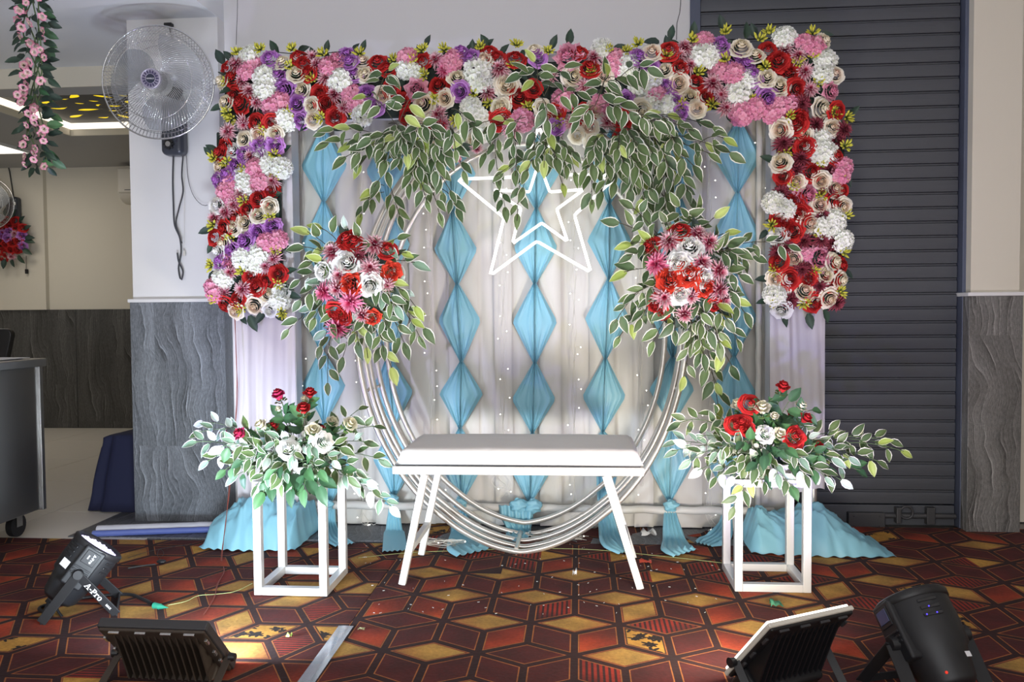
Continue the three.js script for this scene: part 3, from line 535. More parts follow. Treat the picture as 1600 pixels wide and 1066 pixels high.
const FL = {
  R: ['rose', rep(3, (_, i) => roseGeo([0.3, 0.006, 0.008], [0.5, 0.012, 0.012], [0.6, 0.02, 0.018], [1, 0.85, 1][i], [1, 1.6, 0.6][i])), 13.5],
  P: ['rose', rep(2, (_, i) => roseGeo([0.34, 0.08, 0.42], [0.46, 0.15, 0.56], [0.56, 0.28, 0.64], 1, 1 + i)), 13.5],
  C: ['rose', rep(4, (_, i) => roseGeo([[0.84, 0.56, 0.36], [0.84, 0.74, 0.46], [0.84, 0.5, 0.4], [0.84, 0.76, 0.52]][i], [0.88, 0.78, 0.6], [0.88, 0.85, 0.76], [1, 0.85, 1, 0.8][i], 1)), 13.5],
  V: ['rose', rep(2, () => roseGeo([0.85, 0.85, 0.78], [0.88, 0.88, 0.85], [0.88, 0.88, 0.87], 1, 1.6)), 13.5],
  O: ['peony', rep(2, (_, i) => roseGeo([0.66, 0.13, 0.25], [0.72, 0.25, 0.38], [0.76, 0.38, 0.48], 1, 2.2 + i)), 14.5],
  W: ['hydrangea', rep(2, () => hydrangeaGeo([0.7, 0.74, 0.58], [0.88, 0.88, 0.85], [0.84, 0.86, 0.8])), 15.5],
  K: ['hydrangea', rep(2, () => hydrangeaGeo([0.7, 0.25, 0.35], [0.78, 0.36, 0.48], [0.74, 0.26, 0.42])), 15],
  M: ['chrysanthemum', rep(2, (_, i) => mumGeo([0.46, 0.03, 0.1], [0.9, 0.78, 0.8], [0.3, 0.02, 0.05])), 14],
  D: ['chrysanthemum', rep(2, () => mumGeo([0.17, 0.012, 0.03], [0.36, 0.07, 0.1], [0.08, 0.005, 0.012])), 14],
  F: ['chrysanthemum', rep(2, () => mumGeo([0.66, 0.06, 0.2], [0.82, 0.42, 0.55], [0.4, 0.02, 0.08])), 14],
  T: ['rose', rep(2, () => roseGeo([0.52, 0.02, 0.008], [0.64, 0.035, 0.014], [0.7, 0.05, 0.02], 0.9, 2)), 13.5],
  Y: ['bud_sprig', rep(3, sprigGeo), 11.5],
};
const eul = (x, y, z) => new THREE.Quaternion().setFromEuler(new THREE.Euler(x, y, z));
function flower(t, type, p, rPx, spread = 0.35, face) {
  const [name, geos, r0] = FL[type], r = (rPx || r0) * 1.16 / 335, q = eul(rr(-spread, spread) - (type === 'Y' ? 0.2 : 0), rr(-spread, spread), rnd() * 6.28);
  if (face) q.premultiply(new THREE.Quaternion().setFromUnitVectors(V(0, 0, 1), face.clone().normalize()));
  piece(t, name, pick(geos), M.petal, p, q, [r, r, r * (type === 'Y' ? 1.2 : 0.95)]);
}
function leafAt(t, kind, p, dir, size, face = V(0, 0.25, 1)) {
  const y = dir.clone().normalize(), x = y.clone().cross(face.clone().add(V(rr(-0.5, 0.5), rr(-0.4, 0.4), rr(-0.2, 0.2))).normalize()); if (x.lengthSq() < 1e-4) x.set(1, 0, 0); x.normalize();
  const q = new THREE.Quaternion().setFromRotationMatrix(new THREE.Matrix4().makeBasis(x, y, x.clone().cross(y)));
  return piece(t, 'leaf', pick(LEAF[kind]), M.leaf, p, q, size * rr(0.85, 1.15));
}
// garlands of the backdrop, flower by flower: kind letter and pixel
function garland(label, list, cores, edges) {
  const c0 = cores[0], pos = V((c0[0] + c0[1]) / 2, c0[2], ZG), t = thing('flower_garland', label, 'flower garland', pos);
  part(t, 'backing', cores.map((c) => rbox(c[0], c[1], c[2], c[3], ZG - 0.008, ZG + 0.02, 0.008)), M.darkFoam);
  for (const s of list.trim().split(/\s+/)) {
    const [k, x, y, r] = [s[0], ...s.slice(1).split(',').map(Number)];
    const lift = { Y: 0.035, L: 0.03, W: 0.035, K: 0.035 }[k] ?? 0.045, p = P(x, y, ZG + lift + rr(-0.008, 0.012));
    const ex = edges(x, y), out = V(ex[0], ex[1], 1).normalize();
    if (k === 'L') { leafAt(t, 'dark', p, V(ex[0] + rr(-0.6, 0.6), ex[1] + rr(-0.6, 0.6), 0.1), 0.075); continue; }
    flower(t, k, p, r, 0.3, out);
    if (rnd() < 0.72) { const a = rr(0, 6.28); leafAt(t, 'dark', p.clone().add(V(Math.cos(a) * 0.025, Math.sin(a) * 0.025, -0.022)), V(Math.cos(a), Math.sin(a), 0.35), 0.062); }
  }
  return t;
}
{
  const bx = (a, b, c, d) => { const p = P(a, d, ZG), q = P(b, c, ZG); return [p.x, q.x, p.y, q.y]; };
  const left = `R352,230 R344,239 M356,209 C381,218 V365,236 C404,211 Y413,203 C430,209 P406,228 P430,227 P380,242 P368,258 V404,243 M393,245 Y336,249 Y355,255 C345,261 Y429,243 W421,260 W440,263 K401,263 K408,284 P355,273 P341,281 Y381,266 W378,277 W382,291 K360,287 K353,299 K361,311 M398,291 M426,283 Y433,278 R423,297,14 R405,311,15 R387,327 L417,306 Y383,314 M377,302 V339,321 M366,320 M353,332 C421,323,14 C404,336,14 Y423,342 C383,348,16 R369,341 M336,341 C366,356 Y335,353 R351,356 R336,371 P403,363,15 P425,355,15 P384,377,15 Y363,373 K417,380 K434,375 P362,391 P345,409 C350,379 V342,392 W404,397,17 W380,404,16 W396,414 M428,404 M416,416 Y431,392 O360,411 M360,425 Y380,424 R393,431 Y332,415 R435,428,14 R416,439 R402,448,15 W348,436 K335,448 K338,458 M380,452,16 M351,458 Y339,469 R353,476,15 R371,469 C419,461,16 C399,477,17 W437,470 V441,456 Y434,443 C368,486 Y378,482 V422,484 Y441,488 L444,464 L390,493 L413,488`;
  const top = `Y371,86 W390,88 Y407,79 P422,93,15 L435,83 Y456,79 C442,98 R467,90 R475,100 M489,90 Y506,87 O526,94 P543,86 P548,97 Y562,86 M369,100 K398,101 K386,112 R357,108 L350,100 L345,113 R363,122 M379,127 M390,143 W414,121,17 W414,141,18 P434,119,15 Y453,107 C463,116,15 R482,115 M496,101 K514,106 M509,122 P554,116 C567,116 W531,127,18 P446,140,17 C472,141,14 Y489,127 R500,146 Y353,132 C348,127 L367,137 C353,160 R367,149 R378,163,17 M401,160 K428,168,17 K439,159 P465,163,16 C487,165 R509,163,17 M523,148 K551,148,16 K559,163 M537,169 Y357,176 Y364,185 M381,193 R400,192,14 R425,192 W445,188,17 Y453,177 P470,188 C489,187 Y503,185 R524,183,15 Y553,180 L517,196 M356,205
 R591,99,16 L603,93 Y614,96 K637,91 Y645,97 R661,96 Y661,79 M681,93 Y694,79 K711,93 K703,100 P720,82 P736,91,15 C756,94 R764,83 R776,91 Y751,77 F695,110,15 W634,107 W650,113 Y664,118 R605,108 C572,116 C567,97 R686,135,16 C714,122,15 W747,112,20 W751,127,18 M781,108,16 C791,132,18 P719,143,15 O652,141,16 P573,147,15 P586,166,15 C598,149 R611,140 R627,157 C662,163,18 Y681,157 C695,154 Y739,147 M762,145,16 Y764,162 C780,168,15 M684,179,16 M692,194 R680,201,15 C655,199,16 W736,169 W745,185,18 W753,205,16 R778,188,16 K799,197,14 R639,183 Y712,190 C741,218 W566,180 C668,218 O706,240,14
 R805,93,16 Y807,72 C835,80 P841,91 Y858,82 O888,88,19 R905,83 M928,90 Y950,80 W941,77 K961,91 K963,102 Y977,82 P997,90,15 Y997,71 C1019,82,15 M786,105 Y802,105 M858,118,16 M914,135,16 R922,107,16 Y924,113 C896,119,18 C944,118 W978,102,17 P1016,105 M947,105 C794,136,18 R811,152,17 Y825,168 K880,157,17 R869,176 R913,180,17 Y875,190 M894,191 W1002,138,18 C1003,172,18 M957,147 R974,187,15 R974,212 M950,190 P977,157 K1024,148 C786,165 R785,187,16 K816,188,17 M800,204,15 C847,168 C855,183 P869,199 C921,199 C902,212 R833,138 W1018,126 K935,165 C930,170 L860,150 L940,140 M745,232,10 C925,222 Y962,222
 R1045,80,16 M1069,75,15 Y1082,65 K1099,67 W1103,87,20 P1125,72,16 Y1134,53 C1158,75,17 Y1186,64 Y1202,54 W1226,59,16 M1226,79,16 R1200,79 C1181,88 R1216,96,17 K1257,69,16 K1272,73 Y1270,54 C1286,65 Y1041,89 M1062,87 R1062,106 M1078,102 C1039,110 P1017,106 Y1022,129 Y1090,115 P1040,135 C1060,131,17 R1086,129 M1113,131,18 K1123,112 K1148,117,16 P1150,92 Y1134,96 P1165,102,15 P1175,120,16 W1169,127 C1198,122,15 Y1196,106 C1218,135,16 R1233,115,16 R1243,139,15 M1247,87 M1257,112,16 Y1270,89 Y1247,100 W1288,94,17 W1286,116,15 C1304,117 Y1278,131 M1266,139 O1298,142,13 M1128,147 W1152,147,20 Y1175,157 P1198,155,18 C1078,152,17 R1101,152 P1053,157 Y1063,164 C1089,170 Y1113,164 M1134,168,15 K1158,178,17 K1181,169 D1253,162,15 K1218,168 K1235,164 P1064,174 W1041,162 K1208,178 Y1233,184 R1247,187,17 C1283,170,17 R1307,174 Y1301,176 Y1321,184 W1018,155 K1022,149 L1048,62 L1030,66 L1165,60 L765,75 L888,70`;
  const right = `C1220,203,16 R1244,195,16 C1254,210,15 D1274,195,15 C1300,199 D1318,203 W1285,215,15 D1307,220 D1224,224,16 R1257,229,15 Y1228,237 Y1320,230 W1287,240,18 W1275,232 R1305,245 C1220,254,16 D1251,248,16 Y1280,258 D1245,266,15 R1268,269,15 D1296,265 K1316,263 R1224,275 C1244,284,14 Y1238,292 C1283,283,14 Y1310,281 D1292,299 C1304,295 R1315,298,11 D1220,302,15 O1260,305,18 Y1281,308 R1242,316,15 R1302,316,15 C1281,320 C1317,323 W1209,317 W1226,328,15 R1250,335,16 R1218,342 C1263,348,17 D1284,337 W1304,340 Y1319,338 Y1206,353 V1217,368,15 R1239,362,16 W1289,356,17 W1305,353 Y1277,365 D1256,377,16 D1301,380,15 D1283,374 W1317,377 Y1314,395 D1215,394 R1217,409,14 C1241,404,14 O1280,404,19 K1259,397,10 C1302,410,15 R1313,415 D1253,421,15 Y1211,424 C1212,436,14 R1233,436,16 R1263,436 Y1271,424 C1290,430 R1299,443 C1313,437 D1280,446,15 C1257,455,17 V1223,451 W1211,461 Y1211,469 V1221,484,15 D1235,469,16 Y1256,473 R1272,473,16 C1295,466,15 D1307,473 Y1310,457 L1263,490 L1287,484 D1262,420 D1230,385 R1226,348 K1313,273`;
  garland('left flower column of the backdrop with purple, pink and red blooms, beside the wall fan', left, [bx(346, 438, 205, 485)], (x, y) => [(x - 390) / 120, y > 470 ? -0.5 : 0]);
  garland('long top flower garland of mixed red, purple and cream roses spanning the backdrop', top, [bx(354, 1302, 84, 192)], (x, y) => [x < 380 ? -0.4 : x > 1280 ? 0.4 : 0, (138 - y) / 140]);
  garland('right flower column of the backdrop with dark maroon and red blooms, beside the grey shutter', right, [bx(1212, 1318, 200, 478)], (x, y) => [(x - 1265) / 120, y > 465 ? -0.5 : 0]);
}

// ---------- white metal arch of rings ----------
const ZR = [-3.64, -3.72, -3.82, -3.93, -3.95];
{
  const c = P(811, 530, ZR[0]), t = thing('ring_arch', 'tall arch of five silver metal rings standing on the carpet behind the bench', 'arch', V(c.x, 0, -3.8));
  ZR.forEach((z, k) => {
    const a = k < 4 ? 0.729 : 0.665, b = k < 4 ? 0.985 : 0.885, y0 = k < 4 ? 1.03 : P(807, 805, z).y + b + 0.0, cx = c.x + (k === 1 || k === 3 ? 0.008 : 0), pts = [];
    for (let i = 0; i < 96; i++) { const an = -Math.PI / 2 + (i / 96) * Math.PI * 2, s = Math.sin(an), x = Math.cos(an); pts.push(V(cx + a * x, y0 + b * s - (s < 0 ? 0.036 * Math.max(0, 1 - Math.abs(x) / 0.5) : 0), z + (-3.925 - 0.012 * k - z) * Math.max(0, s + 0.1) ** 1.6 / 1.1 ** 1.6)); }
    part(t, 'ring', new THREE.TubeGeometry(new THREE.CatmullRomCurve3(pts, true), 220, 0.0125, 10, true), M.silver);
  });
  part(t, 'crossbar', [rod(V(c.x - 0.02, 0.02, ZR[0]), V(c.x - 0.02, 0.02, ZR[3]), 0.01), rod(V(c.x, 2.0, -3.925), V(c.x, 2.0, -3.96), 0.01)], M.silver);
  part(t, 'crossbar', [rod(V(c.x - 0.7, 0.72, ZR[0] - 0.02), V(c.x - 0.7, 0.72, ZR[3]), 0.008), rod(V(c.x + 0.7, 0.72, ZR[0] - 0.02), V(c.x + 0.7, 0.72, ZR[3]), 0.008)], M.silver);
}
// ---------- leafy sprays ----------
// one stem from a to b (pixels on depth planes), sagging, with leaves left and right
function spray(t, stems, a, b, n, size, kinds, sag = 0.04, o = {}) {
  const d = b.clone().sub(a), L = d.length(), pts = []; const side0 = V(rr(-1, 1), rr(-0.3, 1), rr(-0.6, 0.6)).multiplyScalar(L * 0.1);
  for (let i = 0; i <= 5; i++) { const s = i / 5; pts.push(a.clone().addScaledVector(d, s).addScaledVector(side0, Math.sin(Math.PI * s)).add(V(0, sag * (Math.sin(Math.PI * s * 0.8) - s * 0.6), 0))); }
  const c = new THREE.CatmullRomCurve3(pts); stems.push(new THREE.TubeGeometry(c, 8, o.r ?? 0.0016, 4));
  const s0 = o.start ?? 0.22;
  for (let i = 0; i < n; i++) {
    const s = s0 + (1 - s0) * (i + rr(0, 0.6)) / n, p = c.getPoint(Math.min(1, s)), tg = c.getTangent(Math.min(1, s)), sd = V(-tg.y, tg.x, 0).multiplyScalar(i % 2 ? 1 : -1).add(V(0, 0, rr(-0.5, 0.7)));
    const dir = i === n - 1 ? tg.clone().add(V(0, -0.2, 0)) : tg.clone().multiplyScalar(0.55).addScaledVector(sd, 0.8).add(V(0, -(o.grav ?? 0.55), rr(0, 0.3)));
    const st = p.clone().addScaledVector(dir.clone().normalize(), size * 0.22); stems.push(rod(p, st, 0.0009, 4));
    if (o.flat && n > 3) st.z += rr(-0.01, 0.01);
    leafAt(t, pick(kinds), st, dir, size, o.face);
  }
}
const fic = ['ficus', 'ficus', 'ficus', 'ficus', 'ficus', 'ficus', 'ficus', 'ficus', 'lime'];
function fan(t, stems, cx, cy, z, list, size, kinds, o = {}) { for (const [x0, y0, x1, y1, n, dz, dz0] of list) spray(t, stems, P(x0 ?? cx + rr(-1, 1) * (o.jx ?? 0), y0 ?? cy + rr(-1, 1) * (o.jx ?? 0) * 0.35, z + (dz0 ?? 0)), P(x1, y1, z + (dz ?? 0.05)), n, size * rr(0.92, 1.08), kinds, o.sag ?? 0.03, o); }
{
  const Z = -3.72, S = 0.073;
  const make = (label, base, list, kinds, size = S) => { const t = thing('leaf_spray', label, 'artificial foliage', P(base[0], base[1], Z)), st = []; fan(t, st, base[0], base[1], Z, list, size, kinds, { start: 0.24, grav: 0.8, jx: 50 }); part(t, 'stem', st, M.stem); return t; };
  make('variegated leaf spray at the top left of the ring arch, over the second drape', [640, 205], [
    [, , 505, 205, 6, 0.05], [, , 500, 225, 6, 0.03], [, , 530, 250, 7, 0.1], [, , 545, 225, 6, 0.0], [, , 560, 262, 6, 0.06], [, , 585, 292, 7, 0.08], [, , 600, 255, 6, 0.1], [, , 622, 248, 7, 0.12], [, , 640, 290, 8, 0.1], [, , 668, 318, 8, 0.08], [, , 690, 345, 9, 0.06], [, , 655, 262, 7, 0.12], [, , 680, 272, 7, 0.1], [, , 705, 300, 8, 0.06], [, , 725, 270, 7, 0.05], [, , 700, 245, 7, 0.12],
    [590, 150, 605, 110, 6, 0.22, 0.2], [615, 190, 570, 150, 5, 0.22, 0.2], [620, 200, 640, 155, 5, 0.22, 0.2], [640, 200, 675, 200, 5, 0.2, 0.18], [, , 580, 215, 7, 0.14], [, , 560, 240, 6, 0.12], [, , 610, 225, 7, 0.16], [600, 290, 575, 312, 4, 0.06], [600, 300, 562, 340, 4, 0.05], [610, 290, 625, 340, 5, 0.06], [680, 290, 715, 325, 5, 0.05], [, , 595, 235, 6, 0.15], [, , 632, 228, 6, 0.16], [, , 660, 238, 6, 0.16],
  ], fic);
  make('variegated leaf spray at the top middle of the ring arch, above the star', [835, 200], [
    [, , 720, 215, 5, 0.16, 0.1], [, , 755, 245, 5, 0.12, 0.05], [, , 745, 222, 4, 0.15], [, , 775, 275, 6, 0.1], [775, 210, 780, 290, 5, 0.1], [800, 210, 805, 275, 5, 0.1], [, , 815, 300, 6, 0.1], [, , 822, 268, 6, 0.12], [, , 850, 262, 5, 0.12], [, , 870, 250, 5, 0.12], [, , 880, 290, 5, 0.1], [, , 900, 275, 6, 0.1], [, , 905, 245, 4, 0.14], [840, 130, 838, 100, 4, 0.22, 0.22], [850, 150, 812, 118, 4, 0.22, 0.22], [850, 150, 880, 105, 4, 0.22, 0.22], [840, 150, 855, 190, 4, 0.22, 0.22], [860, 160, 905, 145, 4, 0.22, 0.22], [815, 180, 802, 235, 4, 0.15, 0.15], [770, 285, 790, 330, 4, 0.09], [815, 280, 808, 345, 4, 0.09], [860, 230, 885, 262, 4, 0.12], [705, 170, 745, 205, 4, 0.2, 0.2], [700, 190, 712, 235, 4, 0.16, 0.18],
  ], fic, 0.07);
  make('variegated leaf spray at the top right of the ring arch, over the sixth drape', [985, 205], [
    [, , 925, 235, 7, 0.14], [, , 915, 265, 7, 0.1], [, , 940, 300, 8, 0.08], [, , 925, 320, 8, 0.06], [, , 960, 285, 8, 0.12], [, , 985, 300, 8, 0.1], [, , 975, 255, 8, 0.15], [, , 1005, 270, 8, 0.14], [, , 1020, 300, 8, 0.1], [, , 1040, 330, 9, 0.08], [, , 1060, 345, 8, 0.06], [, , 1020, 240, 8, 0.15], [, , 1045, 262, 8, 0.12], [, , 1075, 300, 8, 0.08], [, , 1085, 318, 7, 0.06], [, , 1085, 260, 8, 0.08], [, , 1110, 240, 8, 0.05], [, , 1145, 240, 7, 0.05], [, , 1120, 200, 7, 0.05], [, , 1085, 205, 7, 0.08], [, , 1055, 222, 8, 0.12], [, , 1040, 190, 7, 0.15], [930, 165, 945, 120, 6, 0.22, 0.22], [930, 165, 905, 185, 6, 0.22, 0.22], [935, 165, 985, 175, 6, 0.22, 0.22], [960, 130, 1010, 105, 6, 0.22, 0.22], [990, 180, 1022, 195, 5, 0.22, 0.22], [935, 150, 960, 120, 6, 0.22, 0.22], [1000, 250, 1010, 330, 6, 0.08], [, , 965, 232, 7, 0.16], [, , 1000, 235, 7, 0.16], [, , 950, 258, 7, 0.13], [1020, 290, 1000, 340, 5, 0.06], [1085, 230, 1130, 215, 4, 0.04],
  ], fic);
}
// two bouquets tied to the sides of the arch
function bouquet(label, base, z, flowers, leaves, kinds) {
  const b = P(base[0], base[1], z), t = thing('arch_bouquet', label, 'bouquet', b), st = [];
  part(t, 'holder', new THREE.SphereGeometry(0.1, 14, 10).scale(1.1, 1.25, 0.55).translate(b.x, b.y, b.z), M.darkFoam);
  for (const s of flowers.trim().split(/\s+/)) { const [x, y, r] = s.slice(1).split(',').map(Number), dx = (x - base[0]) / 75, dy = (base[1] - y) / 85, zz = z + 0.1 * Math.max(0.1, 1 - 0.7 * (dx * dx + dy * dy)); flower(t, s[0], P(x, y, zz), r || 15.5, 0.25, V(dx * 0.7, dy * 0.7, 1)); const a = rr(0, 6.28), p = P(x, y, zz - 0.02); leafAt(t, 'dark', p, V(Math.cos(a), Math.sin(a), 0.2), 0.075); }
  fan(t, st, base[0], base[1], z, leaves.map((q) => q.map((v, i) => (i === 4 ? Math.max(4, Math.round(v * 0.72)) : v))), 0.072, kinds, { start: 0.38 }); part(t, 'stem', st, M.stem);
  return t;
}
bouquet('red, white and pink bouquet with trailing leaves, left side of the ring arch', [555, 435], -3.56,
  `V506,424,15 V544,410,19 V579,446,17 T549,444,17 T612,425,14 R605,391,14 T582,496,12 R525,488 R553,379,14 R543,374 M521,395,18 M584,383,18 M578,419,17 M532,430 F508,457,17 F548,471,19 F528,511,20 M566,492,15 M527,451 R536,495,12 M605,445,12 D560,400,12`,
  [[, , 480, 362, 6, 0.06], [, , 472, 385, 7, 0.08], [, , 462, 440, 7, 0.05], [, , 450, 515, 9, 0.02], [, , 468, 470, 7, 0.06], [, , 490, 500, 8, 0.08], [, , 480, 410, 6, 0.1], [, , 500, 545, 8, 0.05], [, , 512, 600, 10, 0.02], [, , 535, 560, 8, 0.05], [, , 560, 370, 5, 0.06], [, , 500, 355, 5, 0.05], [, , 540, 355, 5, 0.05], [, , 620, 372, 6, 0.05], [, , 635, 395, 6, 0.05], [, , 648, 410, 7, 0.02], [, , 650, 480, 8, 0.02], [, , 665, 515, 9, -0.02], [, , 660, 535, 8, -0.02], [, , 620, 480, 8, 0.06], [, , 612, 520, 9, 0.06], [, , 600, 550, 9, 0.05], [, , 612, 575, 10, 0.03], [, , 635, 545, 9, 0.02], [, , 575, 520, 8, 0.07], [, , 560, 540, 8, 0.06], [, , 600, 460, 6, 0.09], [, , 630, 455, 7, 0.05], [, , 575, 560, 6, 0.04]], ['ficus', 'ficus', 'ficus', 'ficus', 'ficus', 'pale', 'lime']);
bouquet('red, white and pink bouquet with trailing leaves, right side of the ring arch', [1072, 425], -3.56,
  `R1062,362 R1017,384,14 V1077,386,18 M1046,378,19 M1089,367 M1107,379,17 F1026,413,19 V1061,411,17 T1047,437,18 T1076,427,18 M1095,411,18 V1097,432,16 M1122,423,17 T1101,447,15 V1062,459,15 M1038,464,19 M1080,463,13 M1122,453,17 M1128,467 M1070,490,15 R1035,489,10 R1116,477,10 R1026,475 R1014,394,12`,
  [[, , 960, 345, 8, 0.05], [, , 990, 325, 8, 0.05], [, , 985, 380, 7, 0.07], [, , 975, 425, 6, 0.05], [, , 980, 400, 6, 0.08], [, , 990, 460, 8, 0.07], [, , 960, 505, 10, 0.02], [, , 965, 530, 10, 0.0], [, , 1000, 500, 8, 0.06], [, , 1020, 535, 8, 0.05], [, , 1040, 345, 6, 0.06], [, , 1060, 320, 7, 0.03], [, , 1090, 328, 7, 0.03], [, , 1115, 340, 7, 0.03], [, , 1130, 365, 7, 0.03], [, , 1150, 390, 8, 0.03], [, , 1175, 400, 9, 0.0], [, , 1245, 385, 8, 0.0], [, , 1160, 430, 8, 0.04], [, , 1145, 460, 7, 0.06], [, , 1165, 490, 9, 0.02], [, , 1140, 505, 9, 0.06], [, , 1155, 535, 10, 0.03], [, , 1125, 545, 10, 0.05], [, , 1145, 575, 11, 0.03], [, , 1120, 600, 11, 0.02], [, , 1122, 632, 12, 0.0], [, , 1100, 555, 9, 0.05], [, , 1080, 545, 9, 0.06], [, , 1068, 590, 10, 0.02], [, , 1055, 525, 8, 0.07], [, , 1095, 510, 7, 0.09], [, , 1110, 520, 8, 0.08], [, , 1150, 390, 6, 0.07], [, , 1075, 340, 5, 0.07]], fic);
// ---------- neon stars ----------
function star(label, z, pts, r) {
  const v = pts.map(([x, y]) => P(x, y, z)), c = v.reduce((s, q) => s.add(q), V(0, 0, 0)).multiplyScalar(1 / v.length);
  const t = thing('neon_star', label, 'neon sign', c), path = new THREE.CurvePath();
  v.forEach((q, i) => { const n = v[(i + 1) % 10], p = v[(i + 9) % 10], a = q.clone().lerp(n, 0.03), b = n.clone().lerp(q, 0.03), q0 = q.clone().lerp(p, 0.03); path.add(new THREE.QuadraticBezierCurve3(q0, q, a)); path.add(new THREE.LineCurve3(a, b)); });
  part(t, 'neon_tube', new THREE.TubeGeometry(path, 200, r, 8, true), M.neon);
  part(t, 'hanging_wire', [rod(v[9], V(v[9].x, 2.1, z), 0.0012, 5)], M.wire);
  for (const i of [0, 2, 4, 6, 8]) { const l = new THREE.PointLight(col(LIGHT.star[1]), LIGHT.star[0] * r / 0.008 * 0.2); l.position.copy(v[i]).lerp(v[(i + 1) % 10], 0.5).add(V(0, 0, 0.02)); l.castShadow = true; scene.add(l); }
}
star('large glowing white neon star hung in the middle of the ring arch', -3.88, [[842, 198], [810, 276.5], [714.5, 280], [787.5, 340], [765.5, 431], [839, 377], [923.5, 426], [897.5, 336], [966, 274], [876, 273]].reverse().slice(0), 0.0068);
star('small glowing white neon star inside the large one', -3.86, [[842, 253], [827, 300], [770, 297], [814, 326], [800.5, 381], [846.5, 348.5], [887, 378], [869.8, 327], [912.5, 296], [859, 300]].reverse().slice(0), 0.0064);
// ---------- fairy light strings ----------
{
  const z = ZI + 0.035;
  const S = [
    ['along the left edge of the curtain', 470, 196, 640, 0], ['between the first and second blue drapes', 564, 200, 800, 1], ['between the second and third blue drapes', 672, 262, 740, 1], ['between the third and fourth blue drapes', 786, 250, 735, 1],
    ['between the fourth and fifth blue drapes', 896, 215, 800, 1], ['between the fifth and sixth blue drapes', 1000, 235, 760, 0], ['between the sixth and seventh blue drapes', 1108, 195, 790, 1], ['on the wrapped pole right of the curtain', 1190, 192, 600, 0],
  ];
  S.forEach(([where, x, y0, y1, loop], i) => {
    const a = P(x, y0, z), b = P(x + (i % 3) * 1.5, y1, z), t = thing('fairy_light_string', `string of tiny white fairy lights hanging ${where}`, 'string lights', V(a.x, 0, z), 'fairy light strings on the curtain');
    const wires = [], bulbs = [], L = a.y - b.y, n = Math.ceil(L / 0.06), ph = rnd() * 9;
    for (const k of [0, 1, 2]) { const pts = []; for (let j = 0; j <= n; j++) { const s = j / n; pts.push(V(a.x + (b.x - a.x) * s + 0.006 * Math.sin(s * L * 22 + k * 2.1 + ph) + 0.006 * (k - 1), a.y - L * s, z + 0.004 * Math.cos(s * L * 22 + k * 2.1))); } wires.push(tube(pts, 0.0011, n * 2, 4)); }
    for (let j = 0; j < L / 0.085; j++) {
      const s = (j + rr(0.1, 0.9)) / (L / 0.085), y = a.y - L * s, x0 = a.x + (b.x - a.x) * s, d = (rnd() < 0.5 ? -1 : 1) * rr(0.012, 0.034), e = V(x0 + d, y + rr(-0.006, 0.01), z + 0.012);
      wires.push(rod(V(x0, y, z), e, 0.0009, 4)); bulbs.push(new THREE.SphereGeometry(0.0034, 8, 6).translate(e.x, e.y, e.z));
    }
    if (loop) for (let k = 0; k < 3; k++) { const pts = []; let q = b.clone(); for (let j = 0; j < 9; j++) { pts.push(q.clone()); q = q.clone().add(V(rr(-0.03, 0.035), rr(-0.05, 0.012), rr(-0.004, 0.01))); q.y = Math.max(0.02, q.y); q.z = Math.min(q.z, z + 0.05); } wires.push(tube(pts, 0.0011, 24, 4)); if (k < 2) { const e = pts[5]; bulbs.push(new THREE.SphereGeometry(0.0034, 8, 6).translate(e.x, e.y, e.z + 0.006)); } }
    part(t, 'wire', wires, M.wire); part(t, 'bulbs', bulbs, M.bulb, 'tiny glowing white bulbs', 'stuff');
  });
  // loose tangles of the same wire on the carpet
  for (const [x, y, w, label] of [[685, 848, 0.09, 'loose tangle of white fairy light wire on the carpet behind the left bench legs'], [872, 840, 0.11, 'loose tangle of white fairy light wire below the right half of the bench']]) {
    const c = fl(x, y, 0.02), t = thing('wire_tangle', label, 'string lights', V(c.x, 0, c.z)), ws = [], bs = [];
    for (let k = 0; k < 5; k++) { const pts = []; for (let j = 0; j < 12; j++) { const a = j * 1.1 + k * 1.7, r = w * rr(0.35, 1); pts.push(V(c.x + Math.cos(a) * r * 1.5, 0.008 + rr(0, 0.03), c.z + Math.sin(a) * r * 0.5)); } ws.push(tube(pts, 0.0012, 48, 4)); if (k < 3) bs.push(new THREE.SphereGeometry(0.0036, 8, 6).translate(pts[4].x, pts[4].y + 0.005, pts[4].z)); }
    part(t, 'wire', ws, M.wire); part(t, 'bulbs', bs, M.bulb, null, 'stuff');
  }
}
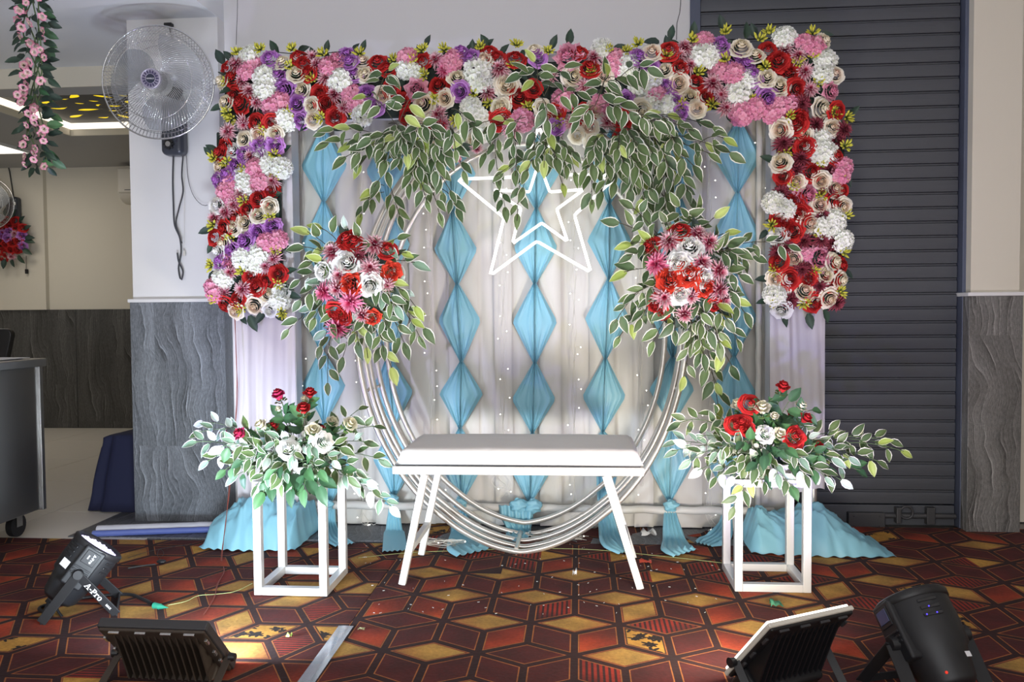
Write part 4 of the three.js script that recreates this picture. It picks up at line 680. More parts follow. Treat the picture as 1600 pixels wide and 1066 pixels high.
// ---------- bench ----------
{
  const f0 = fl(627, 917), f1 = fl(1000, 919), r0 = fl(653, 868), zf = (f0.z + f1.z) / 2, zr = r0.z, y1 = P(800, 729, zf).y, y0 = y1 - 0.032, xa = P(614, 735, zf).x, xb = P(1006, 735, zf).x, cx = (xa + xb) / 2;
  const t = thing('bench', 'white metal bench with a padded off-white seat, in front of the ring arch', 'bench', V(cx, 0, (zf + zr) / 2));
  for (const z of [zf, zr]) part(t, 'rail', rbox(xa, xb, y0, y1, z - 0.014, z + 0.014, 0.003), M.whitePaint);
  for (const x of [xa + 0.014, xb - 0.014]) part(t, 'rail', rbox(x - 0.014, x + 0.014, y0, y1, zr + 0.014, zf - 0.014, 0.003), M.whitePaint);
  const tl = P(664, 741, zf).x, tr = P(946, 741, zf).x, rx = f1.x - (r0.x - f0.x) * 1.0 - 0.02;
  const leg = (a, b) => part(t, 'leg', bar(a, b, 0.028, 0.028, 0.003), M.whitePaint);
  const A = V(tl, y0, zf), B = V(f0.x, 0.004, zf), C = V(tl, y0, zr), D = V(f0.x, 0.004, zr), E = V(tr, y0, zf), F = V(f1.x, 0.004, zf), G = V(tr, y0, zr), H = V(f1.x, 0.004, zr);
  leg(A, B); leg(C, D); leg(E, F); leg(G, H);
  const on = (p, q, h) => p.clone().lerp(q, (p.y - h) / (p.y - q.y));
  part(t, 'stretcher', bar(on(A, B, 0.14), on(C, D, 0.14), 0.024), M.whitePaint); part(t, 'stretcher', bar(on(E, F, 0.14), on(G, H, 0.14), 0.024), M.whitePaint);
  part(t, 'seat_board', rbox(xa + 0.012, xb - 0.012, y1 + 0.0005, y1 + 0.009, zr - 0.01, zf + 0.004, 0.002), M.darkGrey);
  // cushion: a soft pad, crowned, with rounded sides
  const g = new Grid(), n = 48, m = 30, x0 = xa + 0.012, x1 = xb - 0.002, za = zr - 0.02, zb = zf + 0.016, hh = 0.068, yb = y1 + 0.009;
  const sq = (s) => Math.sign(s) * Math.abs(s) ** 0.9;
  g.add(n, m, (u, v) => {
    const a = u * 2 - 1, b = v * 2 - 1, e = Math.max(Math.abs(a) * 1.0, 0), kx = Math.min(1, (1 - Math.abs(a)) * 10), kz = Math.min(1, (1 - Math.abs(b)) * 5.2), k = Math.sqrt(Math.max(0, 1 - (1 - kx) ** 2)) * Math.sqrt(Math.max(0, 1 - (1 - kz) ** 2));
    return [x0 + (x1 - x0) * u, yb + hh * k * (0.86 + 0.14 * (1 - a * a) * (1 - b * b)) + 0.003 * fbm(u * 7, v * 3, 2, 2) * k, za + (zb - za) * v, 1, 1, 1, u * 6, v * 2];
  });
  g.add(1, 1, (u, v) => [x0 + (x1 - x0) * u, yb, za + (zb - za) * v]);
  part(t, 'cushion', g.done(false), M.cushion, 'padded off-white seat cushion');
}
// ---------- cube stands with flower arrangements ----------
function stand(label, a, b, yTop) {
  const c = V((a.x + b.x) / 2, 0, (a.z + b.z) / 2 - 0.142), w = 0.142, k = 0.015, h = yTop, t = thing('display_stand', label, 'stand', V(c.x, 0, c.z), 'white cube stands'), y0 = 0.005;
  for (const sx of [-1, 1]) for (const sz of [-1, 1]) part(t, 'leg', rbox(c.x + sx * (w - k) - k, c.x + sx * (w - k) + k, y0, h, c.z + sz * (w - k) - k, c.z + sz * (w - k) + k, 0.002), M.silverPaint);
  for (const y of [y0 + k, h - k]) for (const s of [-1, 1]) {
    part(t, 'rail', rbox(c.x - w + 2 * k, c.x + w - 2 * k, y - k, y + k, c.z + s * (w - k) - k, c.z + s * (w - k) + k, 0.002), M.silverPaint);
    part(t, 'rail', rbox(c.x + s * (w - k) - k, c.x + s * (w - k) + k, y - k, y + k, c.z - w + 2 * k, c.z + w - 2 * k, 0.002), M.silverPaint);
  }
  return [c, h];
}
const BUD = { r: rep(2, () => budGeo([0.42, 0.008, 0.012], [0.5, 0.015, 0.02])), m: rep(2, () => budGeo([0.36, 0.008, 0.04], [0.56, 0.02, 0.16])), w: rep(2, () => budGeo([0.76, 0.72, 0.52], [0.82, 0.8, 0.7])) };
function arrangement(label, c, h, heads, fans, kinds) {
  const t = thing('flower_arrangement', label, 'flower arrangement', V(c.x, h, c.z)), st = [], gst = [];
  const pr = [[0.085, 0], [0.105, 0.01], [0.118, 0.045], [0.112, 0.05], [0.1, 0.046], [0.09, 0.03]].map(([x, y]) => new THREE.Vector2(x, y));
  part(t, 'bowl', new THREE.LatheGeometry(pr, 28).translate(c.x, h, c.z), M.whitePaint, 'low white plastic bowl');
  part(t, 'foam', new THREE.SphereGeometry(0.085, 16, 8, 0, 6.283, 0, 1.5).scale(1, 0.8, 1).translate(c.x, h + 0.03, c.z), M.darkFoam);
  const root = V(c.x, h + 0.06, c.z);
  for (const s of heads.trim().split(/\s+/)) {
    const k = s[0], [x, y, r, dz] = s.slice(1).split(',').map(Number), p = P(x, y, c.z + (dz ? dz / 100 : rr(-0.03, 0.08))), up = p.clone().sub(root).normalize();
    if (k === 'R' || k === 'V' || k === 'W') flower(t, k, p, r || 15, 0.3, V(up.x * 0.6, up.y * 0.5 + 0.2, 1)); else { const q = new THREE.Quaternion().setFromUnitVectors(V(0, 0, 1), up.clone().add(V(0, 0.2, 0.45)).normalize()).multiply(eul(0, 0, rnd() * 6)); piece(t, 'rose_bud', pick(BUD[k]), M.petal, p.clone().addScaledVector(up, -0.014), q, (r || 13) / 335 * 1.05); }
    gst.push(tube([root, root.clone().lerp(p, 0.5).add(V(0, 0.015, 0)), p], 0.0022, 8, 5));
    for (let i = 0; i < 2; i++) { const q = root.clone().lerp(p, rr(0.6, 0.92)); leafAt(t, 'green', q, V(rr(-1, 1), rr(0.1, 0.9), rr(0, 0.5)), 0.06); }
  }
  for (let i = 0; i < 46; i++) { const a = rr(-2.6, 2.6) + 1.57, r = rr(0.03, 0.15), p = root.clone().add(V(Math.cos(a) * r, rr(-0.02, 0.13), Math.sin(a) * r * 0.8)); leafAt(t, pick(['green', 'dark', 'ficus']), p, V(Math.cos(a) + rr(-0.5, 0.5), rr(-0.3, 0.9), rr(-0.1, 0.7)), 0.052); }
  // white filler blossoms
  for (let i = 0; i < 14; i++) { const a = rr(0, 6.28), r = rr(0.03, 0.14), p = root.clone().add(V(Math.cos(a) * r, rr(0.0, 0.12), Math.abs(Math.sin(a)) * r)); piece(t, 'filler_blossom', FL.W[1][0], M.petal, p, eul(rr(-1, 1), rr(-1, 1), 0), rr(0.009, 0.013)); }
  for (const [x, y, n, dz, kd, sz] of fans) spray(t, st, root.clone().add(V(rr(-0.04, 0.04), -0.02, rr(-0.02, 0.06))), P(x, y, c.z + (dz ?? 0.05)), n, sz ?? 0.056, kd ?? kinds, 0.05, { start: 0.35, grav: 0.35, r: 0.0014, face: V(0, 0.55, 1) });
  part(t, 'stem', st, M.stemGreen); part(t, 'flower_stem', gst, M.stemGreen);
}
{
  const yL = P(450, 753, fl(397, 932).z).y, a = fl(396, 933), b = fl(512, 934);
  let [c, h] = stand('white metal cube frame stand on the left, carrying the arrangement with magenta rosebuds', a, b, yL);
  const g = ['green'], p = ['pale'], f = ['ficus', 'pale', 'ficus', 'ficus', 'green'];
  arrangement('white and red rosebud arrangement with white-edged leaves on the left cube stand', c, h, `m437,620,14,2 r485,617,13,2 r475,641,14,5 m354,681,13 m379,680,14 r431,669,13 r503,675,12 w411,667,14 w398,681,12 w490,675,16,9 V505,691,12,11 V451,702,13,12 w519,662,13 w546,665,15 w435,638,7,2 w476,622,7,2`,
    [[310, 675, 8, 0.06, ['pale', 'pale', 'ficus']], [305, 690, 8, 0.1, p], [318, 660, 7, 0.02, p], [325, 720, 8, 0.1, ['pale', 'ficus']], [340, 700, 7, 0.12, f], [350, 735, 7, 0.12, f], [365, 745, 7, 0.1, f], [375, 720, 7, 0.14, f], [400, 760, 7, 0.16, f], [385, 700, 7, 0.1, f], [420, 715, 7, 0.16, ['pale', 'ficus', 'pale']], [430, 690, 6, 0.1, p], [440, 760, 6, 0.17, f], [460, 720, 6, 0.18, ['pale', 'ficus']], [475, 765, 5, 0.18, g, 0.07], [500, 760, 5, 0.17, g, 0.07], [410, 770, 5, 0.16, g, 0.068], [455, 768, 5, 0.17, g, 0.07], [490, 700, 6, 0.16, p], [520, 720, 7, 0.12, ['pale', 'ficus']], [535, 700, 7, 0.1, f], [560, 735, 8, 0.08, f], [585, 765, 9, 0.05, ['pale', 'ficus', 'pale']], [612, 792, 11, 0.03, ['pale', 'ficus', 'pale']], [575, 690, 7, 0.0, f], [590, 665, 7, -0.05, ['ficus']], [560, 640, 6, -0.05, ['ficus']], [480, 660, 5, 0.0, g], [450, 650, 5, 0.0, g], [520, 680, 5, 0.04, g], [545, 745, 7, 0.1, f], [600, 720, 7, 0, f], [500, 735, 6, 0.16, f], [430, 740, 6, 0.17, f]], f);
  const yR = P(1208, 750, fl(1150, 927).z).y, a2 = fl(1145, 927), b2 = fl(1271, 929);
  [c, h] = stand('white metal cube frame stand on the right, carrying the arrangement with open red roses', a2, b2, yR);
  arrangement('red rose and white bud arrangement with long leafy sprays on the right cube stand', c, h, `r1222,608,14,2 R1171,632,13,5 R1148,664,12,8 R1160,660,11,8 R1166,670,10,9 R1241,683,14,10 r1257,656,13 r1236,649,12 r1279,698,10,8 w1191,641,16,6 V1196,679,11,10 w1217,680,14,9 w1249,639,14 w1154,637,15,-2 w1134,671,15,-2 w1210,650,9`,
    [[1055, 690, 8, 0.05, p], [1050, 705, 8, 0.08, ['pale', 'pale', 'ficus']], [1062, 660, 8, 0.0, ['ficus']], [1075, 720, 7, 0.1, ['pale', 'ficus']], [1090, 735, 7, 0.12, f], [1095, 680, 7, 0.04, ['ficus', 'pale']], [1110, 645, 6, 0, ['ficus']], [1120, 705, 7, 0.12, f], [1115, 750, 7, 0.16, f], [1145, 745, 6, 0.17, f], [1145, 795, 8, 0.18, ['ficus', 'lime'], 0.06], [1160, 720, 6, 0.17, f], [1180, 735, 6, 0.18, f], [1195, 760, 5, 0.18, f], [1215, 740, 6, 0.18, ['ficus', 'pale']], [1240, 765, 6, 0.18, f], [1260, 745, 6, 0.16, f], [1290, 745, 7, 0.14, f], [1315, 750, 8, 0.12, f], [1285, 690, 6, 0.06, ['ficus', 'pale']], [1310, 675, 7, 0.02, ['ficus']], [1330, 715, 8, 0.08, f], [1345, 735, 9, 0.06, f], [1370, 690, 7, 0.02, ['ficus']], [1405, 690, 9, 0.04, ['ficus', 'ficus', 'lime']], [1412, 705, 8, 0.05, ['ficus', 'ficus', 'lime']], [1385, 725, 8, 0.06, ['ficus', 'lime']], [1270, 640, 6, 0, g], [1205, 625, 6, 0.02, g, 0.068], [1232, 628, 6, 0.02, g, 0.068], [1180, 665, 5, 0.05, g], [1225, 665, 5, 0.05, g], [1300, 715, 7, 0.12, f], [1250, 715, 6, 0.16, ['pale', 'ficus']], [1195, 710, 5, 0.16, g], [1160, 690, 5, 0.14, g], [1228, 700, 5, 0.15, g]], f);
}
// ---------- floodlights on the carpet ----------
const basis = (r, u, n) => new THREE.Matrix4().makeBasis(r, u, n);
function floodlight(label, c, r, n, w, h, mats, L) {
  r.normalize(); n.addScaledVector(r, -n.dot(r)).normalize(); const u = n.clone().cross(r).normalize().multiplyScalar(1); if (u.y < 0) u.negate();
  const B = basis(r, u, r.clone().cross(u)), nz = r.clone().cross(u).dot(n) > 0 ? 1 : -1, put = (g) => merge(g).clone().scale(1, 1, 1).applyMatrix4(B.clone().setPosition(c));
  // local axes: x along the lamp, y up its face, z * nz towards its light
  const t = thing('floodlight', label, 'floodlight', V(c.x, 0, c.z), 'floor floodlights'), Z = (a, b) => [Math.min(a * nz, b * nz), Math.max(a * nz, b * nz)];
  const bx = (x0, x1, y0, y1, z0, z1, rad = 0.004) => rbox(x0, x1, y0, y1, ...Z(z0, z1), rad);
  part(t, 'housing', put([bx(-w / 2, w / 2, -h / 2, h / 2, -0.012, 0.008, 0.006)]), mats);
  part(t, 'rim', put([bx(-w / 2 - 0.004, w / 2 + 0.004, h / 2 - 0.006, h / 2 + 0.006, -0.004, L === LIGHT.floodRight ? 0.009 : 0.024), bx(-w / 2 - 0.004, w / 2 + 0.004, -h / 2 - 0.006, -h / 2 + 0.006, -0.004, L === LIGHT.floodRight ? 0.009 : 0.024), bx(-w / 2 - 0.005, -w / 2 + 0.006, -h / 2, h / 2, -0.004, L === LIGHT.floodRight ? 0.009 : 0.024), bx(w / 2 - 0.006, w / 2 + 0.005, -h / 2, h / 2, -0.004, L === LIGHT.floodRight ? 0.009 : 0.024)]), L === LIGHT.floodRight ? M.plastic : M.lockSteel);
  part(t, 'glass', put([bx(-w / 2 + 0.002, w / 2 - 0.002, -h / 2 + 0.002, h / 2 - 0.002, ...(L === LIGHT.floodRight ? [0.0095, 0.018] : [0.009, 0.0145]), 0.003)]), L === LIGHT.floodRight ? M.glassGlow : M.glassGlowCool);
  for (let i = 0; i < 13; i++) {           // cooling ribs on the back, deeper towards the bottom
    const x = -w * 0.39 + i * w * 0.065, s = new THREE.Shape(); s.moveTo(h * 0.4, 0); s.quadraticCurveTo(0, 0.03, -h * 0.34, 0.062); s.lineTo(-h * 0.34, 0);
    const g = new THREE.ExtrudeGeometry(s, { depth: 0.005, bevelEnabled: false, curveSegments: 5 }); g.applyMatrix4(basis(V(0, 1, 0), V(0, 0, -nz), V(1, 0, 0)).setPosition(x, 0, -0.011 * nz)); part(t, 'cooling_rib', put(g), mats);
  }
  part(t, 'driver_box', put([bx(-w * 0.44, w * 0.42, -h * 0.62, -h * 0.3, -0.085, -0.008, 0.012)]), mats);
  for (const [x, y] of [[-0.35, 0.47], [-0.1, 0.47], [0.14, 0.47], [0.36, 0.47], [-0.48, 0.3], [-0.48, 0.02], [-0.48, -0.2], [0.48, 0.3], [0.48, 0.02], [0.48, -0.2]]) part(t, 'clip', put([bx(x * w - (Math.abs(x) < 0.4 ? 0.016 : 0.004), x * w + (Math.abs(x) < 0.4 ? 0.016 : 0.004), y * h - (Math.abs(x) < 0.4 ? 0.003 : 0.012), y * h + (Math.abs(x) < 0.4 ? 0.003 : 0.012), -0.018, -0.01, 0.001)]), L === LIGHT.floodRight ? M.lockSteel : M.chrome);
  for (const s of [-1, 1]) {
    const a = c.clone().addScaledVector(r, s * (w / 2 + 0.012)).addScaledVector(u, -h * 0.2), back = n.clone().setY(0).normalize().multiplyScalar(-1), f = V(a.x, 0.008, a.z).addScaledVector(back, 0.1).addScaledVector(r, 0);
    part(t, 'bracket', [bar(a, f, 0.022, 0.004, 0.001), bar(f, f.clone().addScaledVector(r, -s * 0.06), 0.004, 0.022, 0.001)], mats);
    part(t, 'knob', new THREE.CylinderGeometry(0.011, 0.014, 0.018, 10).applyMatrix4(frameOf(r).setPosition(a.clone().addScaledVector(r, s * 0.012))), M.black);
  }
  const l = new THREE.RectAreaLight(col(L[1]), L[0], w - 0.03, h - 0.03); l.position.copy(c).addScaledVector(n, L === LIGHT.floodRight ? 0.025 : 0.019); scene.add(l); l.lookAt(c.clone().addScaledVector(n, 2));
}
floodlight('brown floodlight seen from behind at the lower left, tilted up towards the backdrop', P(262, 1012, -2.32), V(1, 0, 0.02), V(0.05, 0.68, -0.73), 0.315, 0.25, M.brownCast, LIGHT.floodLeft);
floodlight('black floodlight with a bright glowing rim at the lower right, tilted up towards the bench', P(1233, 1003, -2.3), V(0.87, 0, -0.5), V(-0.4, 0.66, -0.64), 0.29, 0.25, M.black, LIGHT.floodRight);
// ---------- LED par cans ----------
const font = await new FontLoader().loadAsync('fonts/droid/droid_serif_bold.typeface.json');
const fontS = await new FontLoader().loadAsync('fonts/droid/droid_sans_bold.typeface.json');
function parCan(label, foot, axis, side, k, L, lit, mesh) {
  const up = axis.normalize(), x = side.addScaledVector(up, -side.dot(up)).normalize(), zz = x.clone().cross(up), c = V(foot.x, 0.155 * k, foot.z), B = basis(x, up, zz).setPosition(c), put = (g) => merge(g).applyMatrix4(B);
  const t = thing('par_can', label, 'stage light', V(foot.x, 0, foot.z), 'LED par cans'), lathe = (a, n = 36) => new THREE.LatheGeometry(a.map(([r, y]) => new THREE.Vector2(r * k, y * k)), n);
  part(t, 'housing', put(lathe([[0.001, -0.125], [0.05, -0.125], [0.062, -0.11], [0.075, -0.04], [0.084, -0.03], [0.088, 0.02], [0.088, 0.085], [0.083, 0.095]])), M.parBlack);
  part(t, 'bezel', put(lathe([[0.083, 0.08], [0.092, 0.084], [0.093, 0.1], [0.086, 0.106], [0.08, 0.098], [0.08, 0.086]])), M.black);
  part(t, 'faceplate', put(lathe([[0.001, 0.09], [0.081, 0.09]])), M.blackMatt);
  const leds = [], dots = []; for (let i = -4; i <= 4; i++) for (let j = -4; j <= 4; j++) { const q = (i + (j % 2 ? 0.5 : 0)) * 0.0185, r = j * 0.016; if (q * q + r * r < 0.0052) (lit ? leds : dots).push(new THREE.SphereGeometry(0.0072 * k, 10, 6, 0, 6.283, 0, 1.57).translate(q * k, 0.091 * k, r * k)); }
  part(t, 'led_lenses', put(lit ? leds : dots), lit ? M.led : M.ledBlue, null, 'stuff');
  // clamp blocks at the sides, raised side panel with grooves, ventilation slots
  const sgn = lit ? 1 : -1;
  part(t, 'side_panel', put([rbox(-0.038 * k, 0.038 * k, -0.05 * k, 0.1 * k, 0.06 * k, 0.094 * k, 0.008 * k), ...[0, 1, 2].map((i) => rbox(-0.03 * k, 0.03 * k, (-0.005 + i * 0.012) * k, (0.001 + i * 0.012) * k, 0.09 * k, 0.097 * k, 0.002)), rbox(-0.024 * k, 0.024 * k, 0.04 * k, 0.088 * k, 0.09 * k, 0.0965 * k, 0.002)]), M.parBlack);
  for (const a of lit ? [-0.95, 0.95, Math.PI] : [1.35, -0.95, Math.PI]) for (let i = 0; i < 3; i++) part(t, 'vent', put(rbox(-0.024 * k, 0.024 * k, (0.03 + i * 0.018) * k, (0.038 + i * 0.018) * k, 0.086 * k, 0.0895 * k, 0.0015).rotateY(a)), M.black);
  if (!lit) for (const [a, y, q] of [[1.35, 0.052, -0.004], [1.35, 0.034, 0.008], [1.35, 0.034, -0.018]]) part(t, 'led_glint', put(new THREE.SphereGeometry(0.0022, 8, 6).translate(q * k, y * k, 0.0905 * k).rotateY(a)), M.ledBlue);
  if (!lit) part(t, 'display', put(rbox(-0.02 * k, 0.02 * k, 0.05 * k, 0.082 * k, 0.0962 * k, 0.0985 * k, 0.001)), std([0.06, 0.08, 0.16], 0.15), 'small glossy display');
  part(t, 'label', put([new THREE.PlaneGeometry(...(lit ? [0.036 * k, 0.028 * k] : [0.018, 0.014])).translate(0, 0, 0.0892 * k).rotateY(lit ? -0.72 : 1.75).translate(0, lit ? 0.005 * k : -0.07 * k, 0)]), M.print, 'small white sticker');
  part(t, 'pigtail', put([tube([V(0, -0.12 * k, 0), V(0.02 * k, -0.15 * k, 0.01), V(0.05 * k, -0.16 * k, 0.03)], 0.005, 10, 6)]), M.black);
  // two yokes crossing at the clamp knobs
  const hx = x.clone().setY(0).normalize(), hz = V(-hx.z, 0, hx.x);
  for (const s of [-1, 1]) {
    const o = hz, kb = c.clone().addScaledVector(zz, s * 0.1 * k);
    part(t, 'knob', new THREE.CylinderGeometry(0.016 * k, 0.02 * k, 0.022 * k, 12).applyMatrix4(frameOf(zz).setPosition(kb)), M.black);
  }
  for (const d of [-1, 1]) {
    const arms = []; const ft = [];
    for (const s of [-1, 1]) { const kb = c.clone().addScaledVector(zz, s * 0.103 * k), f = V(kb.x + hx.x * d * 0.12 * k, 0.007, kb.z + hx.z * d * 0.12 * k); arms.push(bar(kb, f, 0.034 * k, 0.005, 0.002)); ft.push(f); }
    arms.push(bar(ft[0], ft[1], 0.034 * k, 0.005, 0.002)); part(t, 'yoke', arms, M.blackMatt);
  }
  const l = new THREE.SpotLight(col(L[1]), L[0], 0, 1.2, 1); l.position.copy(c).addScaledVector(up, 0.115 * k); l.target.position.copy(c).addScaledVector(up, 2); l.castShadow = true; scene.add(l, l.target);
  return { t, c, B, x, up, zz, k, hx };
}
function lettering(t, name, text, f, size, at, X, Y, mat, depth = 0.0006) {
  const g = new TextGeometry(text, { font: f, size, depth, curveSegments: 3, bevelEnabled: false }); g.computeBoundingBox(); const b = g.boundingBox; g.translate(-(b.min.x + b.max.x) / 2, -(b.min.y + b.max.y) / 2, 0);
  X = X.clone().normalize(); Y = Y.clone().addScaledVector(X, -Y.dot(X)).normalize();
  return part(t, name, g.applyMatrix4(new THREE.Matrix4().makeBasis(X, Y, X.clone().cross(Y)).setPosition(at)), mat);
}
{
  const q = parCan('black LED par can with glowing violet-white lenses, on the carpet at the left', fl(128, 955), V(0.53, 0.8, -0.34), V(0.72, -0.61, -0.32), 1.0, LIGHT.parLeft, true);
  const kb = q.c.clone().addScaledVector(q.zz, 0.103), f = V(kb.x + q.hx.x * 0.12, 0.007, kb.z + q.hx.z * 0.12), d = f.clone().sub(kb).normalize();
  lettering(q.t, 'lettering', 'A-Pro', font, 0.02, kb.clone().lerp(f, 0.42).add(V(0, 0, 0.004)), d, V(0.5, 1, 0), M.print);
  lettering(q.t, 'lettering', 'MAX', fontS, 0.008, kb.clone().lerp(f, 0.8).add(V(0, 0, 0.004)), d, V(0.5, 1, 0), M.print);
  const pa = q.c.clone().addScaledVector(q.up, 0.065).addScaledVector(q.zz, 0.0975);
  lettering(q.t, 'lettering', 'A-Pro', font, 0.009, pa.clone().addScaledVector(q.x, 0.008), q.up.clone().negate(), q.x, M.print);
  lettering(q.t, 'lettering', 'MAX', fontS, 0.005, pa.clone().addScaledVector(q.x, -0.008), q.up.clone().negate(), q.x, M.print);
  // its power lead, ending in a green connector, and thin wires on the carpet
  const b = fl(110, 950), e = fl(238, 944, 0.008);
  const t = thing('power_cable', 'black lead of the left par can with a green connector, lying on the carpet', 'cable', V(e.x, 0, e.z));
  part(t, 'cable', tube([fl(80, 962, 0.008), fl(62, 950, 0.008), fl(95, 940, 0.008), fl(150, 932, 0.008), fl(200, 929, 0.008), fl(222, 936, 0.008), e], 0.0065, 40, 8), M.black);
  part(t, 'connector', [new THREE.CylinderGeometry(0.009, 0.012, 0.03, 10).applyMatrix4(frameOf(V(1, 0, 0.2)).setPosition(fl(246, 947, 0.012))), new THREE.ConeGeometry(0.011, 0.045, 8).applyMatrix4(frameOf(V(1, 0, 0.25)).setPosition(fl(256, 949, 0.012)))], std([0.02, 0.2, 0.13], 0.4), 'green plastic tip');
  solo('thin_wire', [tube([fl(262, 946, 0.004), fl(290, 940, 0.004), fl(310, 931, 0.004), fl(335, 929, 0.004), fl(365, 925, 0.004), fl(394, 912, 0.004)], 0.0014, 30, 4)], M.greenWire, 'thin yellowish wire on the carpet from the green connector to the left white stand', 'wire', fl(330, 930));
  const h = thing('wire_joint', 'small black wire joint with thin looped leads on the carpet beside the left par can', 'wire', fl(252, 882));
  part(h, 'joint', new THREE.SphereGeometry(0.016, 12, 8).scale(1.3, 0.55, 0.9).translate(fl(252, 882).x, 0.012, fl(252, 882).z), M.black);
  part(h, 'lead', [tube([fl(243, 882, 0.008), fl(225, 884, 0.006), fl(200, 888, 0.006)], 0.0035, 10, 5), tube([fl(256, 880, 0.01), fl(246, 868, 0.02), fl(250, 858, 0.03), fl(256, 866, 0.02), fl(247, 874, 0.01)], 0.001, 20, 4), tube([fl(200, 872, 0.006), fl(240, 860, 0.006), fl(300, 850, 0.006)], 0.001, 16, 4)], M.darkWire);
  const tw = [], k = [P(367, 482, -3.84), P(369, 560, -3.83), P(371, 620, -3.83), P(364, 700, -3.82), P(359, 765, -3.72), P(352, 820, -3.64), fl(347, 872, 0.006), fl(350, 893, 0.006), fl(341, 912, 0.006), fl(334, 935, 0.006), fl(318, 962, 0.006)];
  tw.push(tube(k, 0.0016, 60, 5)); tw.push(tube(k.map((p, i) => p.clone().add(V(0.003 * (i % 2 ? 1 : -1), 0, 0.003))), 0.0014, 60, 5));
  solo('twisted_wire', tw, M.redWire, 'thin dark red twisted wire running down beside the stone pillar and over the carpet', 'wire', k[6]);
  const rt = parCan('dark LED par can seen from behind at the lower right, blue light inside its vents', fl(1450, 1094), V(-0.22, 0.74, -0.62), V(0.3, 0.2, 0.95), 1.1, LIGHT.parRight, false);
  part(rt.t, 'indicator', new THREE.SphereGeometry(0.004, 8, 6).translate(...P(1479, 1051, rt.c.z + 0.12).toArray()), M.redGlow);
}
